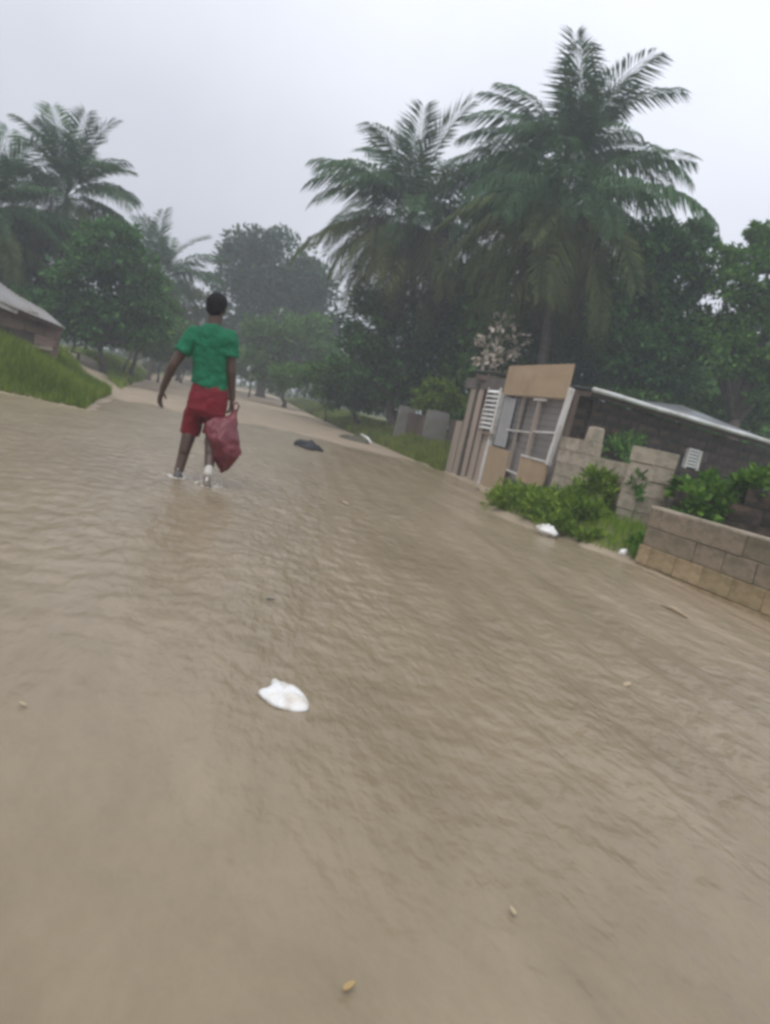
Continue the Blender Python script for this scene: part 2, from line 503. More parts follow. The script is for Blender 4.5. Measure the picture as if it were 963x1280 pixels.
ax_ = axis((-90, -12, 3), (-12, -3, .12), (-3, 5.2, .028), (5.2, 16, 1.2), (16, 91, 10))
ay_ = axis((-30, 0, 1), (0, .9, .1), (.9, 5, .025), (5, 10, .055), (10, 20, .12), (20, 40, .35), (40, 101, 2))
V, Q = sheet(ax_, ay_, water_z)
m = bpy.data.materials.new('muddy_flood_water')
m.use_nodes = True
N, L = m.node_tree.nodes, m.node_tree.links
b = N['Principled BSDF']
b.inputs['Roughness'].default_value = .27
b.inputs['IOR'].default_value = 1.33
t = N.new('ShaderNodeTexCoord')
def stretched(sx, sy, rot=0.0):
    mp = N.new('ShaderNodeMapping')
    mp.inputs['Scale'].default_value = (sx, sy, 1)
    mp.inputs['Rotation'].default_value = (0, 0, rot)
    L.new(t.outputs['Object'], mp.inputs['Vector'])
    return mp.outputs[0]
def noise(vec, scale, detail=4, rough=.55, dist=0.0):
    n = N.new('ShaderNodeTexNoise')
    n.inputs['Scale'].default_value = scale
    n.inputs['Detail'].default_value = detail
    n.inputs['Roughness'].default_value = rough
    n.inputs['Distortion'].default_value = dist
    L.new(vec, n.inputs['Vector'])
    return n.outputs[0]
n1 = noise(stretched(1.0, .4), 1.6, 10, .72, .3)  # muddy colour variation; its fine mottling also paints in weak ripple shading
r = N.new('ShaderNodeValToRGB')
r.color_ramp.elements[0].position, r.color_ramp.elements[1].position = .3, .72
r.color_ramp.elements[0].color = (.178, .139, .085, 1)
r.color_ramp.elements[1].color = (.268, .213, .138, 1)
L.new(n1, r.inputs[0])
# plumes of paler silt where the current drags along the right bank
sp_ = N.new('ShaderNodeSeparateXYZ')
L.new(t.outputs['Object'], sp_.inputs[0])
m1 = N.new('ShaderNodeMapRange')
m1.interpolation_type = 'SMOOTHSTEP'
m1.inputs[1].default_value, m1.inputs[2].default_value = 1.2, 4.4
L.new(sp_.outputs[0], m1.inputs[0])
n3 = noise(stretched(2.2, .3, -.06), 1.3, 6, .62, .6)
m2 = N.new('ShaderNodeMapRange')
m2.interpolation_type = 'SMOOTHSTEP'
m2.inputs[1].default_value, m2.inputs[2].default_value = .47, .68
L.new(n3, m2.inputs[0])
mm = N.new('ShaderNodeMath')
mm.operation = 'MULTIPLY'
L.new(m1.outputs[0], mm.inputs[0])
L.new(m2.outputs[0], mm.inputs[1])
mk = N.new('ShaderNodeMix')
mk.data_type = 'RGBA'
L.new(mm.outputs[0], mk.inputs['Factor'])
L.new(r.outputs[0], mk.inputs[6])
mk.inputs[7].default_value = (.31, .245, .168, 1)
L.new(mk.outputs[2], b.inputs['Base Color'])
lx = N.new('ShaderNodeVectorMath')
lx.operation = 'DOT_PRODUCT'
lx.inputs[1].default_value = (1.5, .75, 0)
L.new(t.outputs['Object'], lx.inputs[0])
lr = N.new('ShaderNodeMapRange')
lr.interpolation_type = 'SMOOTHSTEP'
lr.inputs[1].default_value, lr.inputs[2].default_value = .6, 6.5
lr.inputs[3].default_value, lr.inputs[4].default_value = .30, .78
L.new(lx.outputs['Value'], lr.inputs[0])
ln = N.new('ShaderNodeMapRange')
ln.inputs[1].default_value, ln.inputs[2].default_value = .35, .65
ln.inputs[3].default_value, ln.inputs[4].default_value = .65, 1.25
L.new(noise(stretched(1.0, .5), .55, 3), ln.inputs[0])
lm = N.new('ShaderNodeMath')
lm.operation = 'MULTIPLY'
L.new(lr.outputs[0], lm.inputs[0])
L.new(ln.outputs[0], lm.inputs[1])
lively = lm.outputs[0]
def bump(height_out, dist, strength, prev=None):
    bp = N.new('ShaderNodeBump')
    bp.inputs['Strength'].default_value = strength
    bp.inputs['Distance'].default_value = dist
    # calmer shallow sheet on the near left, livelier current up the road and along the right bank
    ms_ = N.new('ShaderNodeMath')
    ms_.operation = 'MULTIPLY'
    ms_.inputs[1].default_value = strength
    L.new(lively, ms_.inputs[0])
    L.new(ms_.outputs[0], bp.inputs['Strength'])
    L.new(height_out, bp.inputs['Height'])
    if prev is not None: L.new(prev, bp.inputs['Normal'])
    return bp.outputs[0]
b1 = bump(noise(stretched(1.0, .5, .12), 19, 2.2, .5, .0), .03, .75)
b1 = bump(noise(stretched(1.0, .45, .08), 8.5, 2.5, .5, .0), .06, .75, b1)
b2 = bump(noise(stretched(1.2, .7, -.2), 52, 1.5, .5, .0), .008, .6, b1)
L.new(b2, b.inputs['Normal'])
tag(link('flood_water', fast_mesh('flood_water', V, quads=Q, mat=m, smooth=True)), 'brown muddy flood water rippling over the whole road', None, None, 'structure')

# ------------------------------------------------------------------ foliage builders
def unit(v):
    return v / np.maximum(np.linalg.norm(v, axis=-1, keepdims=True), 1e-9)
def leaves(name, C, D, size, material, rng, aspect=.5, fold=.25, jitter=.35):
    """N pointed folded leaves at C growing along D"""
    n = len(C)
    s = size * rng.uniform(1 - jitter, 1 + jitter, n)[:, None]
    D = unit(D)
    side = unit(np.cross(D, unit(rng.normal(0, 1, (n, 3)) * .6 + np.array([0, 0, 1.0]))))
    up = np.cross(side, D)
    tip = C + D * s
    mid = C + D * s * .45
    w = s * aspect * .5
    a = mid + side * w + up * w * fold
    c = mid - side * w + up * w * fold
    V = np.stack([C, a, tip, c], 1).reshape(-1, 3)
    k = np.arange(n)[:, None] * 4
    T = np.concatenate([k + np.array([[0, 1, 2]]), k + np.array([[0, 2, 3]])])
    return fast_mesh(name, V, tris=T, mat=material)
def crown_points(rng, blobs, n, clump=.25, spread=1.0):
    """leaf positions in clumps over the shells of several blobs (c, r)"""
    vol = np.array([r[0] * r[1] + r[1] * r[2] for c, r in blobs])
    P, D = [], []
    for (c, r), share in zip(blobs, vol / vol.sum()):
        m_ = max(int(n * share), 40)
        rr = float(np.mean(r))
        nc = max(int(m_ / 60), 7)
        d = unit(rng.normal(0, 1, (nc, 3)))
        d[:, 2] = np.abs(d[:, 2]) * np.where(rng.random(nc) < .72, 1, -1)
        rad = spread * rng.uniform(.35, 1.08, nc) ** .6
        cc = np.array(c) + d * np.array(r) * rad[:, None]
        k = rng.integers(0, nc, m_)
        sig = clump * rr * rng.uniform(.5, 1.3, nc)[k][:, None]
        off = unit(rng.normal(0, 1, (m_, 3))) * (rng.random((m_, 1)) ** .45 * 1.75) * sig * np.array([1, 1, .6])
        P.append(cc[k] + off)
        D.append(d[k] * .6 + unit(off) * .5 + rng.normal(0, .55, (m_, 3)) + np.array([0, 0, -.15]))
    return np.concatenate(P), np.concatenate(D)
def limbs(mb, base, tops, r0, rng, fork=.45):
    base = Vector(base)
    ctr = sum((Vector(t) for t in tops), Vector()) / len(tops)
    fk = base.lerp(ctr, fork)
    fk.x += rng.normal(0, .1)
    mid = base.lerp(fk, .5) + Vector((rng.normal(0, .08), rng.normal(0, .08), 0))
    mb.tube([base + Vector((0, 0, -.15)), base + Vector((0, 0, .25)), mid, fk], [r0 * 1.5, r0 * 1.05, r0 * .85, r0 * .7], 8)
    for tp in tops:
        tp = Vector(tp)
        md = fk.lerp(tp, .5) + Vector((rng.normal(0, .15), rng.normal(0, .15), rng.normal(0, .1)))
        mb.tube([fk - (fk - base) * .06, md, tp], [r0 * .55, r0 * .35, r0 * .1], 6)
def tree(name, label, cat, px_blobs, Y, material, n, leaf, seed, base_px=None, r0=.14, group=None, depth=1.0, clump=.25, aspect=.5):
    """a broad-leaved tree; blobs (px, py, rx, ry, dY) give the crown's masses as seen, at depth Y"""
    rng = np.random.default_rng(seed)
    blobs = []
    for q in px_blobs:
        px, py, rx, ry = q[:4]
        y = Y + (q[4] if len(q) > 4 else 0)
        blobs.append((at(px, py, y), (rx * y / F, rx * y / F * depth, ry * y / F)))
    cs = np.array([c for c, r in blobs])
    bx, by = cs[:, 0].mean(), cs[:, 1].mean()
    if base_px is not None:
        q = at(base_px[0], base_px[1], Y)
        bx, by = q[0], q[1]
    bz = float(height(bx, by))
    o = thing(name, label, cat, (bx, by, bz), 0, group)
    org = np.array([bx, by, bz])
    P, D = crown_points(rng, blobs, n, clump)
    ok = P[:, 2] > bz + .1
    link('crown', leaves('crown', P[ok] - org, D[ok], leaf, material, rng, aspect), o)
    mb = MB()
    limbs(mb, (0, 0, 0), [np.array(c) - org + np.array([0, 0, -.15 * r[2]]) for c, r in blobs], r0, rng)
    mb.build('trunk', M['bark'], o, True)
    return o

# coconut palms -----------------------------------------------------
def frond_mesh(name, material, seed, Ln, e0, e1, droop, nl=60, width=.072, lfrac=.33):
    rng = np.random.default_rng(seed)
    ns = 16
    s = np.linspace(0, 1, ns)
    e = np.radians(e0 + (e1 - e0) * s ** 1.25)
    yaw = np.cumsum(np.full(ns, rng.normal(0, .012)))
    T = np.stack([np.cos(e) * np.cos(yaw), np.cos(e) * np.sin(yaw), np.sin(e)], -1)
    P = np.concatenate([[[0, 0, 0]], np.cumsum(T[:-1] * Ln / (ns - 1), 0)])
    V, Tn = [], []
    # rachis, three-sided
    for i in range(ns):
        w = .035 * (1 - .85 * s[i]) * Ln / 4
        side = unit(np.cross(T[i], [0, 0, 1.0]))
        up = np.cross(side, T[i])
        V += [P[i] + side * w, P[i] - side * w, P[i] + up * w]
    for i in range(ns - 1):
        for k in range(3):
            a, b_ = i * 3 + k, i * 3 + (k + 1) % 3
            Tn += [(a, b_, b_ + 3), (a, b_ + 3, a + 3)]
    for j in range(nl):
        u = .16 + .84 * (j + .5) / nl
        f = u * (ns - 1)
        i = min(int(f), ns - 2)
        p = P[i] + (P[i + 1] - P[i]) * (f - i)
        t = unit(T[i] + (T[i + 1] - T[i]) * (f - i))
        side = unit(np.cross(t, [0, 0, 1.0]))
        up = np.cross(side, t)
        prof = math.sin(math.pi * (.13 + .80 * u)) ** .55
        for sg in (-1, 1):
            if rng.random() < .05: continue
            ll = Ln * lfrac * prof * rng.uniform(.8, 1.1)
            fw = .45 + .5 * u
            d = unit(t * fw + side * sg * .85 + up * .18 + rng.normal(0, .06, 3))
            d2 = unit(d * (1 - droop) + np.array([0, 0, -1.0]) * droop)
            m_ = p + d * ll * .42
            tip = m_ + d2 * ll * .58
            w = width * Ln / 4 * (.55 + .45 * prof)
            n = len(V)
            V += [p, m_ + t * w * .5, m_ - t * w * .5, tip]
            Tn += [(n, n + 1, n + 2), (n + 1, n + 3, n + 2)]
    return fast_mesh(name, np.array(V), tris=np.array(Tn), mat=material)
CLASSES = [   # start angle, end angle, droop of the leaflets
    (80, 40, .25), (60, -5, .42), (40, -38, .55), (18, -62, .62), (-8, -76, .65), (-38, -86, .6)]
FM = {}
for ci, (a0, a1, dr) in enumerate(CLASSES):
    for v in range(2):
        mt = M['frond'] if ci < 4 else M['frond_low']
        FM[ci, v] = frond_mesh('frond', mt, 50 + ci * 2 + v, 4.0, a0 + random.uniform(-6, 6), a1 + random.uniform(-8, 8), dr)
FDRY = frond_mesh('dry_frond', M['frond_dry'], 90, 3.4, -50, -86, .7, 26)
def palm(label, crown_px, Y, size, seed, base_px=None, counts=(4, 6, 7, 6, 6, 3), dry=3, group='coconut palms', r0=.15):
    rng = np.random.default_rng(seed)
    c = at(*crown_px, Y)
    bp = at(*(base_px or crown_px), Y)
    bz = float(height(bp[0], bp[1]))
    o = thing('coconut_palm', label, 'palm tree', (bp[0], bp[1], bz), 0, group)
    top = Vector((c[0] - bp[0], c[1] - bp[1], c[2] - bz))
    pts, rad = [], []
    for k in range(22):
        u = k / 21
        pts.append(Vector((top.x * u ** 1.4, top.y * u, top.z * u - .15 * (k == 0))))
        rad.append(r0 * (1.35 - .3 * min(u * 6, 1) - .35 * u) * (1 + .05 * (k % 2)))
    MB().tube(pts, rad, 10).build('trunk', M['palm_bark'], o, True)
    k = 0
    for ci, n in enumerate(counts):
        ph = rng.uniform(0, 6.28)
        for j in range(n):
            f = link('frond', FM[ci, k % 2], o, top + Vector((0, 0, .12 - .07 * ci)))
            f.rotation_euler = (rng.normal(0, .16), rng.normal(0, .13), ph + 6.283 * j / n + rng.normal(0, .3))
            s = size * rng.uniform(.78, 1.12)
            f.scale = (s, s, s)
            k += 1
    for j in range(dry):
        f = link('dry_frond', FDRY, o, top + Vector((0, 0, -.3)))
        f.rotation_euler = (0, 0, rng.uniform(0, 6.28))
        f.scale = (size, size, size)
    return o

palm('tall hazy coconut palm with the highest crown, upright fronds against the sky', (702, 214), 25.5, .96, 5, (650, 530), (5, 11, 15, 12, 5, 1), 1)
palm('coconut palm with long drooping olive fronds right above the plywood topped gate', (706, 256), 21.5, .92, 4, (665, 540), (0, 2, 7, 15, 18, 16), 6)
palm('dark coconut palm left of the tallest palm, its fronds spread like a star', (514, 276), 28, 1.0, 9, (516, 520), (5, 8, 10, 11, 14, 16), 9)
palm('hazy coconut palm with ragged upright fronds above the left bank', (84, 246), 32, .78, 12, (70, 420), (6, 8, 8, 8, 8, 6), 3)
palm('coconut palm cut by the left frame edge, one bent frond reaching in', (-22, 268), 29, .88, 15, (-50, 410), (4, 7, 8, 8, 7, 4), 2)
palm('small young palm with few stiff fronds beyond the left bank', (200, 352), 42, .8, 18, (190, 450), (5, 6, 6, 5, 2, 0), 0, r0=.1)

# broad-leaved trees -------------------------------------------------
G = 'leafy trees along the road'
tree('rounded_tree', 'large rounded blue grey tree far down the road', 'tree',
     [(308, 322, 30, 30), (342, 338, 40, 44), (384, 362, 34, 38), (302, 372, 36, 40), (352, 395, 50, 42), (283, 322, 9, 13), (402, 400, 26, 40), (330, 430, 60, 34), (380, 435, 40, 34)], 55, M['leaf_far'], 30000, .34, 101, (330, 470), .3, G)
tree('roadside_bush', 'light green bush below the far rounded tree', 'bush',
     [(340, 430, 32, 34), (378, 438, 34, 42), (322, 455, 22, 24), (410, 462, 26, 28), (350, 470, 30, 18)], 42, M['leaf_light'], 9000, .24, 102, (360, 485), .1, 'roadside bushes')
tree('roadside_bush', 'dark green bush on the right verge just beyond the grey slabs', 'bush',
     [(430, 478, 30, 30), (466, 486, 32, 34), (404, 474, 20, 20), (447, 490, 28, 16), (490, 496, 16, 18)], 31, M['leaf_mid'], 9000, .2, 103, (450, 520), .09, 'roadside bushes')
tree('leafy_tree', 'dark tree massed under the star shaped palm', 'tree',
     [(462, 405, 32, 44), (510, 420, 42, 55), (448, 445, 28, 36), (545, 440, 30, 48), (490, 470, 40, 30)], 27.6, M['leaf_dark'], 14000, .2, 104, (500, 510), .2, G)
tree('leafy_tree', 'dark tree filling the gap between the star shaped palm and the gate', 'tree',
     [(585, 385, 38, 48), (572, 440, 34, 45), (612, 345, 28, 36), (606, 430, 32, 50), (560, 400, 30, 40)], 30, M['leaf_dark'], 11000, .24, 105, (580, 510), .2, G)
tree('leafy_shrub', 'bright green shrub standing behind the two grey slabs', 'shrub',
     [(548, 496, 20, 20), (528, 502, 12, 14), (566, 506, 14, 14), (545, 512, 24, 14)], 23.5, M['weed'], 3500, .14, 106, (545, 530), .05, 'shrubs by the fence')
tree('leafy_tree', 'dark tree behind the gate under the drooping palm fronds', 'tree',
     [(690, 425, 46, 50), (735, 432, 42, 46), (728, 372, 40, 44), (680, 375, 34, 40), (762, 455, 40, 40)], 24.5, M['leaf_dark'], 13000, .2, 107, (700, 520), .2, G)
tree('leafy_tree', 'tall dark tree just right of the drooping palm, over the hut', 'tree',
     [(812, 318, 40, 42), (845, 352, 46, 50), (792, 372, 40, 50), (835, 420, 52, 48), (790, 440, 40, 44), (868, 300, 24, 24), (820, 478, 44, 26)], 20.5, M['leaf_dark'], 19000, .17, 108, (790, 560), .22, G)
tree('leafy_tree', 'tall dark tree at the right frame edge behind the hut', 'tree',
     [(948, 292, 16, 14), (940, 340, 34, 36), (975, 320, 30, 40), (905, 372, 36, 44), (955, 420, 52, 54), (900, 440, 40, 46), (960, 480, 52, 36), (902, 325, 22, 22), (1010, 400, 60, 70)], 19.5, M['leaf_mid'], 20000, .16, 109, (915, 580), .22, G)
tree('low_bush', 'low leafy bush along the back of the zinc roof', 'bush',
     [(800, 500, 40, 16), (850, 512, 40, 18), (905, 516, 36, 20), (945, 525, 30, 18)], 20.5, M['leaf_mid'], 5000, .15, 110, (860, 590), .06, 'shrubs by the fence')
tree('pale_shrub', 'shrub with pale beige leaves left of the gate board', 'shrub',
     [(622, 415, 20, 26), (640, 432, 18, 20), (604, 440, 14, 22), (618, 452, 22, 14)], 20.5, M['leaf_pale'], 240, .17, 111, (600, 520), .05, None, 1.0, .4, .6)  # sparse scattered leaves in pale beige
tree('leafy_tree', 'dark tree at the far left below the palm cut by the frame', 'tree',
     [(10, 318, 48, 40), (60, 322, 40, 44), (100, 312, 32, 34), (30, 350, 44, 24), (-40, 330, 50, 50)], 33, M['leaf_dark'], 11000, .25, 112, (45, 415), .2, G)
tree('leafy_tree', 'mid green tree with several stems on the left bank', 'tree',
     [(135, 318, 38, 34), (112, 362, 38, 42), (160, 362, 34, 42), (140, 402, 42, 26), (98, 398, 26, 26), (175, 395, 34, 30), (60, 390, 40, 28)], 28, M['leaf_dark'], 13000, .22, 113, (132, 448), .1, G)
tree('leafy_tree', 'slender tree between the left bank and the walking person', 'tree',
     [(185, 372, 24, 30), (176, 410, 26, 22), (205, 402, 20, 26)], 34, M['leaf_mid'], 5000, .22, 114, (166, 452), .09, G)
tree('leafy_tree', 'pale olive tree in the haze just left of the walking person', 'tree',
     [(228, 375, 22, 24), (250, 392, 18, 26), (222, 415, 26, 22), (246, 430, 20, 20), (210, 440, 22, 12)], 50, M['leaf_olive'], 7000, .27, 115, (225, 462), .14, G)

for i_, (q, Y_, lb) in enumerate((([(105, 402, 30, 24), (85, 405, 28, 16), (125, 412, 24, 16)], 29, 'low dark bush at the foot of the left palm'),
                               ([(150, 405, 30, 24), (178, 415, 28, 20)], 33, 'low green bush under the several stemmed tree'),
                               ([(208, 422, 30, 22), (186, 428, 22, 16), (225, 432, 22, 14)], 38, 'low green bush under the slender tree'),
                               ([(240, 444, 22, 14), (225, 446, 18, 10)], 46, 'low olive bush just left of the green shirt'),
                               ([(186, 450, 24, 12), (212, 456, 26, 12), (236, 462, 20, 10), (262, 468, 20, 9)], 58, 'far low hedge closing the view under the left trees'),
                               ([(40, 385, 40, 24), (80, 400, 26, 22), (-10, 380, 40, 24)], 30, 'dark bush directly behind the low shed'))):
    tree('low_bush', lb, 'bush', q, Y_, M['leaf_olive'] if i_ in (3, 4) else M['leaf_dark' if i_ in (0, 5) else 'leaf_mid'], 5000, .2, 130 + i_, None, .05, 'bushes on the left bank')
for i_, (q, Y_, lb) in enumerate((([(290, 445, 24, 22), (318, 462, 26, 18), (345, 478, 24, 14)], 47, 'small bush at the foot of the far rounded tree'),
                               ([(400, 476, 28, 18), (364, 470, 24, 15), (432, 490, 24, 15), (464, 500, 22, 14)], 34, 'low bush along the right verge in the distance'),
                               ([(520, 480, 26, 26), (500, 500, 20, 18)], 30, 'dark bush around the trunk of the star shaped palm'))):
    tree('roadside_bush', lb, 'bush', q, Y_, M['leaf_mid'] if i_ < 2 else M['leaf_dark'], 3500, .2, 140 + i_, None, .05, 'roadside bushes')
rng = np.random.default_rng(300)
xs = rng.uniform(-75, 95, 52000)
yy = 84 + rng.normal(0, 5, 52000) + np.abs(xs) * .08
hh = (5.2 + 1.6 * wob(xs, yy * .2, .25, 31) + .8 * wob(xs, yy, .9, 32)) * rng.uniform(0.02, 1, 52000) ** .7
P = np.stack([xs, yy, hh + .2], -1)
tag(link('far_woods', leaves('far_woods', P, rng.normal(0, 1, P.shape), .55, M['leaf_far'], rng, .6)), 'hazy belt of woodland closing the view at the end of the road', None, None, 'stuff')
rng = np.random.default_rng(301)
n = 52000
xs = rng.uniform(6.5, 40, n)
yy = 27 + rng.normal(0, 1.5, n) + (xs - 7.5) * .15
hh = (6.6 + 1.2 * wob(xs, yy * .2, .5, 33) + .6 * wob(xs, yy, 1.3, 34)) * rng.uniform(0.01, 1, n) ** .75
tag(link('dense_woods', leaves('dense_woods', np.stack([xs, yy, hh + .2], -1), rng.normal(0, 1, (n, 3)), .32, M['leaf_mid'], rng, .55)), 'dense dark undergrowth standing behind the hut and gate', None, None, 'stuff')

# grass ---------------------------------------------------------------
def grass(name, label, XY, hgt, material, seed, wid=.012, lean=.35):
    rng = np.random.default_rng(seed)
    z = height(XY[:, 0], XY[:, 1])
    ok = z > .0
    XY, z = XY[ok], z[ok]
    n = len(XY)
    hgt = hgt * (1 + .7 * np.exp(-((XY[:, 0] + 4.1) ** 2 + (XY[:, 1] - 16.5) ** 2) / 2.0))
    h = (hgt * rng.uniform(.45, 1.15, n) * (.75 + .35 * wob(XY[:, 0], XY[:, 1], 2.0, 77)))[:, None]
    a = rng.uniform(0, 6.283, n)
    s = np.stack([np.cos(a), np.sin(a), np.zeros(n)], -1)
    ld = unit(np.stack([rng.normal(0, 1, n), rng.normal(0, 1, n), np.zeros(n)], -1)) * rng.uniform(.1, 1, n)[:, None] * lean
    B = np.concatenate([XY, z[:, None] - .02], 1)
    w = (wid * np.maximum(XY[:, 1] / 18, .7) * rng.uniform(.7, 1.3, n))[:, None]
    mid = B + np.array([0, 0, 1.0]) * h * .55 + ld * h * .3
    tip = B + np.array([0, 0, 1.0]) * h * .92 + ld * h
    V = np.stack([B - s * w, B + s * w, mid + s * w * .7, mid - s * w * .7, tip], 1).reshape(-1, 3)
    k = np.arange(n)[:, None] * 5
    T = np.concatenate([k + np.array([[0, 1, 2]]), k + np.array([[0, 2, 3]]), k + np.array([[3, 2, 4]])])
    return tag(link(name, fast_mesh(name, V, tris=T, mat=material)), label, None, None, 'stuff')
rng = np.random.default_rng(400)
n = 95000
xy = np.stack([-2.0 - 9 * rng.random(n) ** 1.3, 13.6 + 8.5 * rng.random(n)], -1)
keep = (track_dist(xy[:, 0], xy[:, 1]) > .62 + .15 * wob(xy[:, 0], xy[:, 1], 2.5, 9)) & (xy[:, 0] < edge_left(xy[:, 1]) - .05)
grass('bank_grass', 'bright green grass on the near left bank', xy[keep], .34, M['grass'], 401, .013)
n = 60000
xy = np.stack([-3 - 18 * rng.random(n), 21.5 + 26 * rng.random(n) ** 1.4], -1)
keep = (track_dist(xy[:, 0], xy[:, 1]) > .7) & (xy[:, 0] < edge_left(xy[:, 1]) - .1)
grass('meadow_grass', 'yellow green grass below the trees on the left', xy[keep], .34, M['grass'], 402, .016)
n = 80000
yv = 17.2 + 48 * rng.random(n) ** 1.35
xy = np.stack([edge_right(yv) - .12 + 2.8 * rng.random(n) ** 1.3, yv], -1)
grass('verge_grass', 'green grass strip along the right road verge', xy, .40, M['grass_dark'], 403, .015)
n = 14000
yv = 5.5 + 11 * rng.random(n)
xy = np.stack([edge_right(yv) + .1 + .9 * rng.random(n), yv], -1)
keep = (xy[:, 1] > 7.8) & (xy[:, 1] < 12.2)
grass('shore_grass', 'short grass at the foot of the block pillar', xy[keep], .20, M['weed'], 404, .008)

# weeds and creepers near the right-hand walls --------------------------
def shrub(name, label, masses, n, leaf, material, seed, stems=14, group='weeds along the wall', aspect=.5, cat='shrub'):
    """low plant: masses (x, y, z, rx, ry, rz) in place coordinates, stems from the ground"""
    rng = np.random.default_rng(seed)
    ms = np.array(masses, float)
    bx, by = ms[:, 0].mean(), ms[:, 1].mean()
    bz = max(float(height(bx, by)), -.05)
    org = np.array([bx, by, bz])
    o = thing(name, label, cat, (bx, by, bz), 0, group)
    P, D = crown_points(rng, [(m_[:3], m_[3:]) for m_ in ms], n, .34, 1.0)
    D[:, 2] += .35
    ok = P[:, 2] > height(P[:, 0], P[:, 1]) + .01
    link('foliage', leaves('foliage', P[ok] - org, D[ok], leaf, material, rng, aspect), o)
    mb = MB()
    for k in range(stems):
        m_ = ms[k % len(ms)]
        top = m_[:3] + rng.normal(0, .5, 3) * m_[3:]
        f = np.array([m_[0] + rng.normal(0, .35) * m_[3], m_[1] + rng.normal(0, .35) * m_[4], 0])
        f[2] = float(height(f[0], f[1])) - .03
        mid = (f + top) / 2 + rng.normal(0, .04, 3)
        mb.tube([f - org, mid - org, top - org], [.011, .009, .004], 5)
    mb.build('stem', M['weed'], o, True)['kind'] = 'stuff'
    return o
shrub('weed_clump', 'tall bright weeds between the low wall and the block pillar', [(4.55, 9.9, .25, .35, .4, .26), (4.85, 9.85, .55, .2, .25, .34), (4.45, 9.4, .25, .26, .3, .22), (4.7, 10.3, .3, .25, .3, .22)], 5200, .11, M['weed'], 501, aspect=.28)
shrub('weed_clump', 'low weeds at the water edge in front of the gate', [(4.0, 9.2, .1, .22, .45, .16), (4.25, 8.75, .06, .18, .3, .10), (4.2, 10.9, .15, .35, .5, .2), (4.0, 10.3, .17, .35, .4, .2), (4.3, 11.4, .1, .3, .4, .13), (4.12, 9.7, .17, .3, .4, .2)], 6500, .10, M['weed'], 502, aspect=.28)
shrub('weed_clump', 'small dark weeds beside the end of the near block wall', [(4.6, 8.15, .10, .10, .2, .14), (4.52, 7.86, .14, .09, .12, .16)], 800, .07, M['vine'], 503, 8)
shrub('leafy_creeper', 'leafy creeper hanging over the dark wall right of the pillar', [(5.65, 8.75, .85, .22, .28, .26), (5.8, 8.6, .65, .25, .3, .2), (5.4, 8.5, .7, .2, .25, .2)], 1100, .12, M['vine'], 504, 10, aspect=.6)
shrub('leafy_creeper', 'bright leafy creeper at the right frame edge below the white vent', [(6.3, 8.5, 1.05, .4, .35, .24), (6.9, 8.3, .95, .45, .35, .26), (7.5, 8.2, .95, .45, .35, .28), (6.5, 8.3, .8, .4, .3, .18)], 3000, .12, M['vine'], 505, 14, aspect=.6)
shrub('pillar_sprig', 'yellowish sprig growing out of the block pillar face', [(4.98, 9.12, .82, .08, .14, .12), (4.97, 9.0, .72, .07, .12, .09)], 70, .09, M['leaf_light'], 506, 3, aspect=.55)
shrub('leafy_shrub', 'tangled shrub climbing the dark hut wall', [(7.0, 13.5, 1.45, .35, .2, .22), (6.8, 13.3, 1.1, .35, .25, .3)], 420, .12, M['leaf_mid'], 507, 8, 'shrubs by the fence')

# ------------------------------------------------------------------ blockwork
def block_mesh(name, material, seed, jit=.006):
    r_ = random.Random(seed)
    bm = bmesh.new()
    bmesh.ops.create_cube(bm, size=1.0)
    for v in bm.verts:
        v.co += Vector((r_.uniform(-jit, jit) * 2, r_.uniform(-jit, jit) * 4, r_.uniform(-jit, jit) * 3))
    bmesh.ops.bevel(bm, geom=bm.edges[:], offset=.016, segments=1, affect='EDGES')
    me = bpy.data.meshes.new(name)
    bm.to_mesh(me)
    bm.free()
    me.materials.append(material)
    return me
BLK = {k: [block_mesh('concrete_block', M[k], 10 + i) for i in range(3)] for k in ('block', 'block_ochre', 'block_brown', 'block_dark', 'block_rust')}
def block_wall(parent, p0, p1, z0, courses, key, thick=.15, bl=.40, bh=.20, top=None, skip=None, mortar='mortar', shift=0, gap=.008, only=None):
    """courses of separate blocks between plan points p0 and p1 (place coordinates); the parent sits unrotated at its own location"""
    p0, p1 = Vector((*p0, 0)), Vector((*p1, 0))
    d = p1 - p0
    Ln = d.length
    d.normalize()
    nrm = Vector((-d.y, d.x, 0))
    ang = math.atan2(d.y, d.x)
    org = parent.location
    rr = random.Random(int(Ln * 1000) + courses)
    for c in range(courses):
        if only is not None and c not in only: continue
        u = -(bl / 2) if (c + shift) % 2 else 0.0
        while u < Ln - .03:
            a, b_ = max(u, 0), min(u + bl, Ln)
            u += bl
            if b_ - a < .05: continue
            mid = (a + b_) / 2
            if top is not None and z0 + (c + .6) * bh > top(mid): continue
            if skip and skip(mid, c): continue
            kk = key(mid, c) if callable(key) else key
            o = link('concrete_block', rr.choice(BLK[kk]), parent)
            q = p0 + d * mid + nrm * rr.uniform(-.006, .006)
            o.location = Vector((q.x, q.y, z0 + (c + .5) * bh)) - org
            o.rotation_euler = (rr.uniform(-.01, .01), rr.uniform(-.006, .006), ang + rr.uniform(-.012, .012) + (math.pi if rr.random() < .5 else 0))
            o.scale = (b_ - a - gap, thick, bh - gap)
def mortar_core(parent, poly, p0, p1, thick, mname):
    """thin mortar slab inside the wall, outline poly = [(u, z)...]"""
    p0, p1 = Vector((*p0, 0)), Vector((*p1, 0))
    d = (p1 - p0).normalized()
    nrm = Vector((-d.y, d.x, 0))
    org = parent.location
    rings = [[p0 + d * u + Vector((0, 0, z)) + nrm * s * thick / 2 - org for u, z in poly] for s in (-1, 1)]
    MB().loft(rings).build('mortar', M[mname], parent)

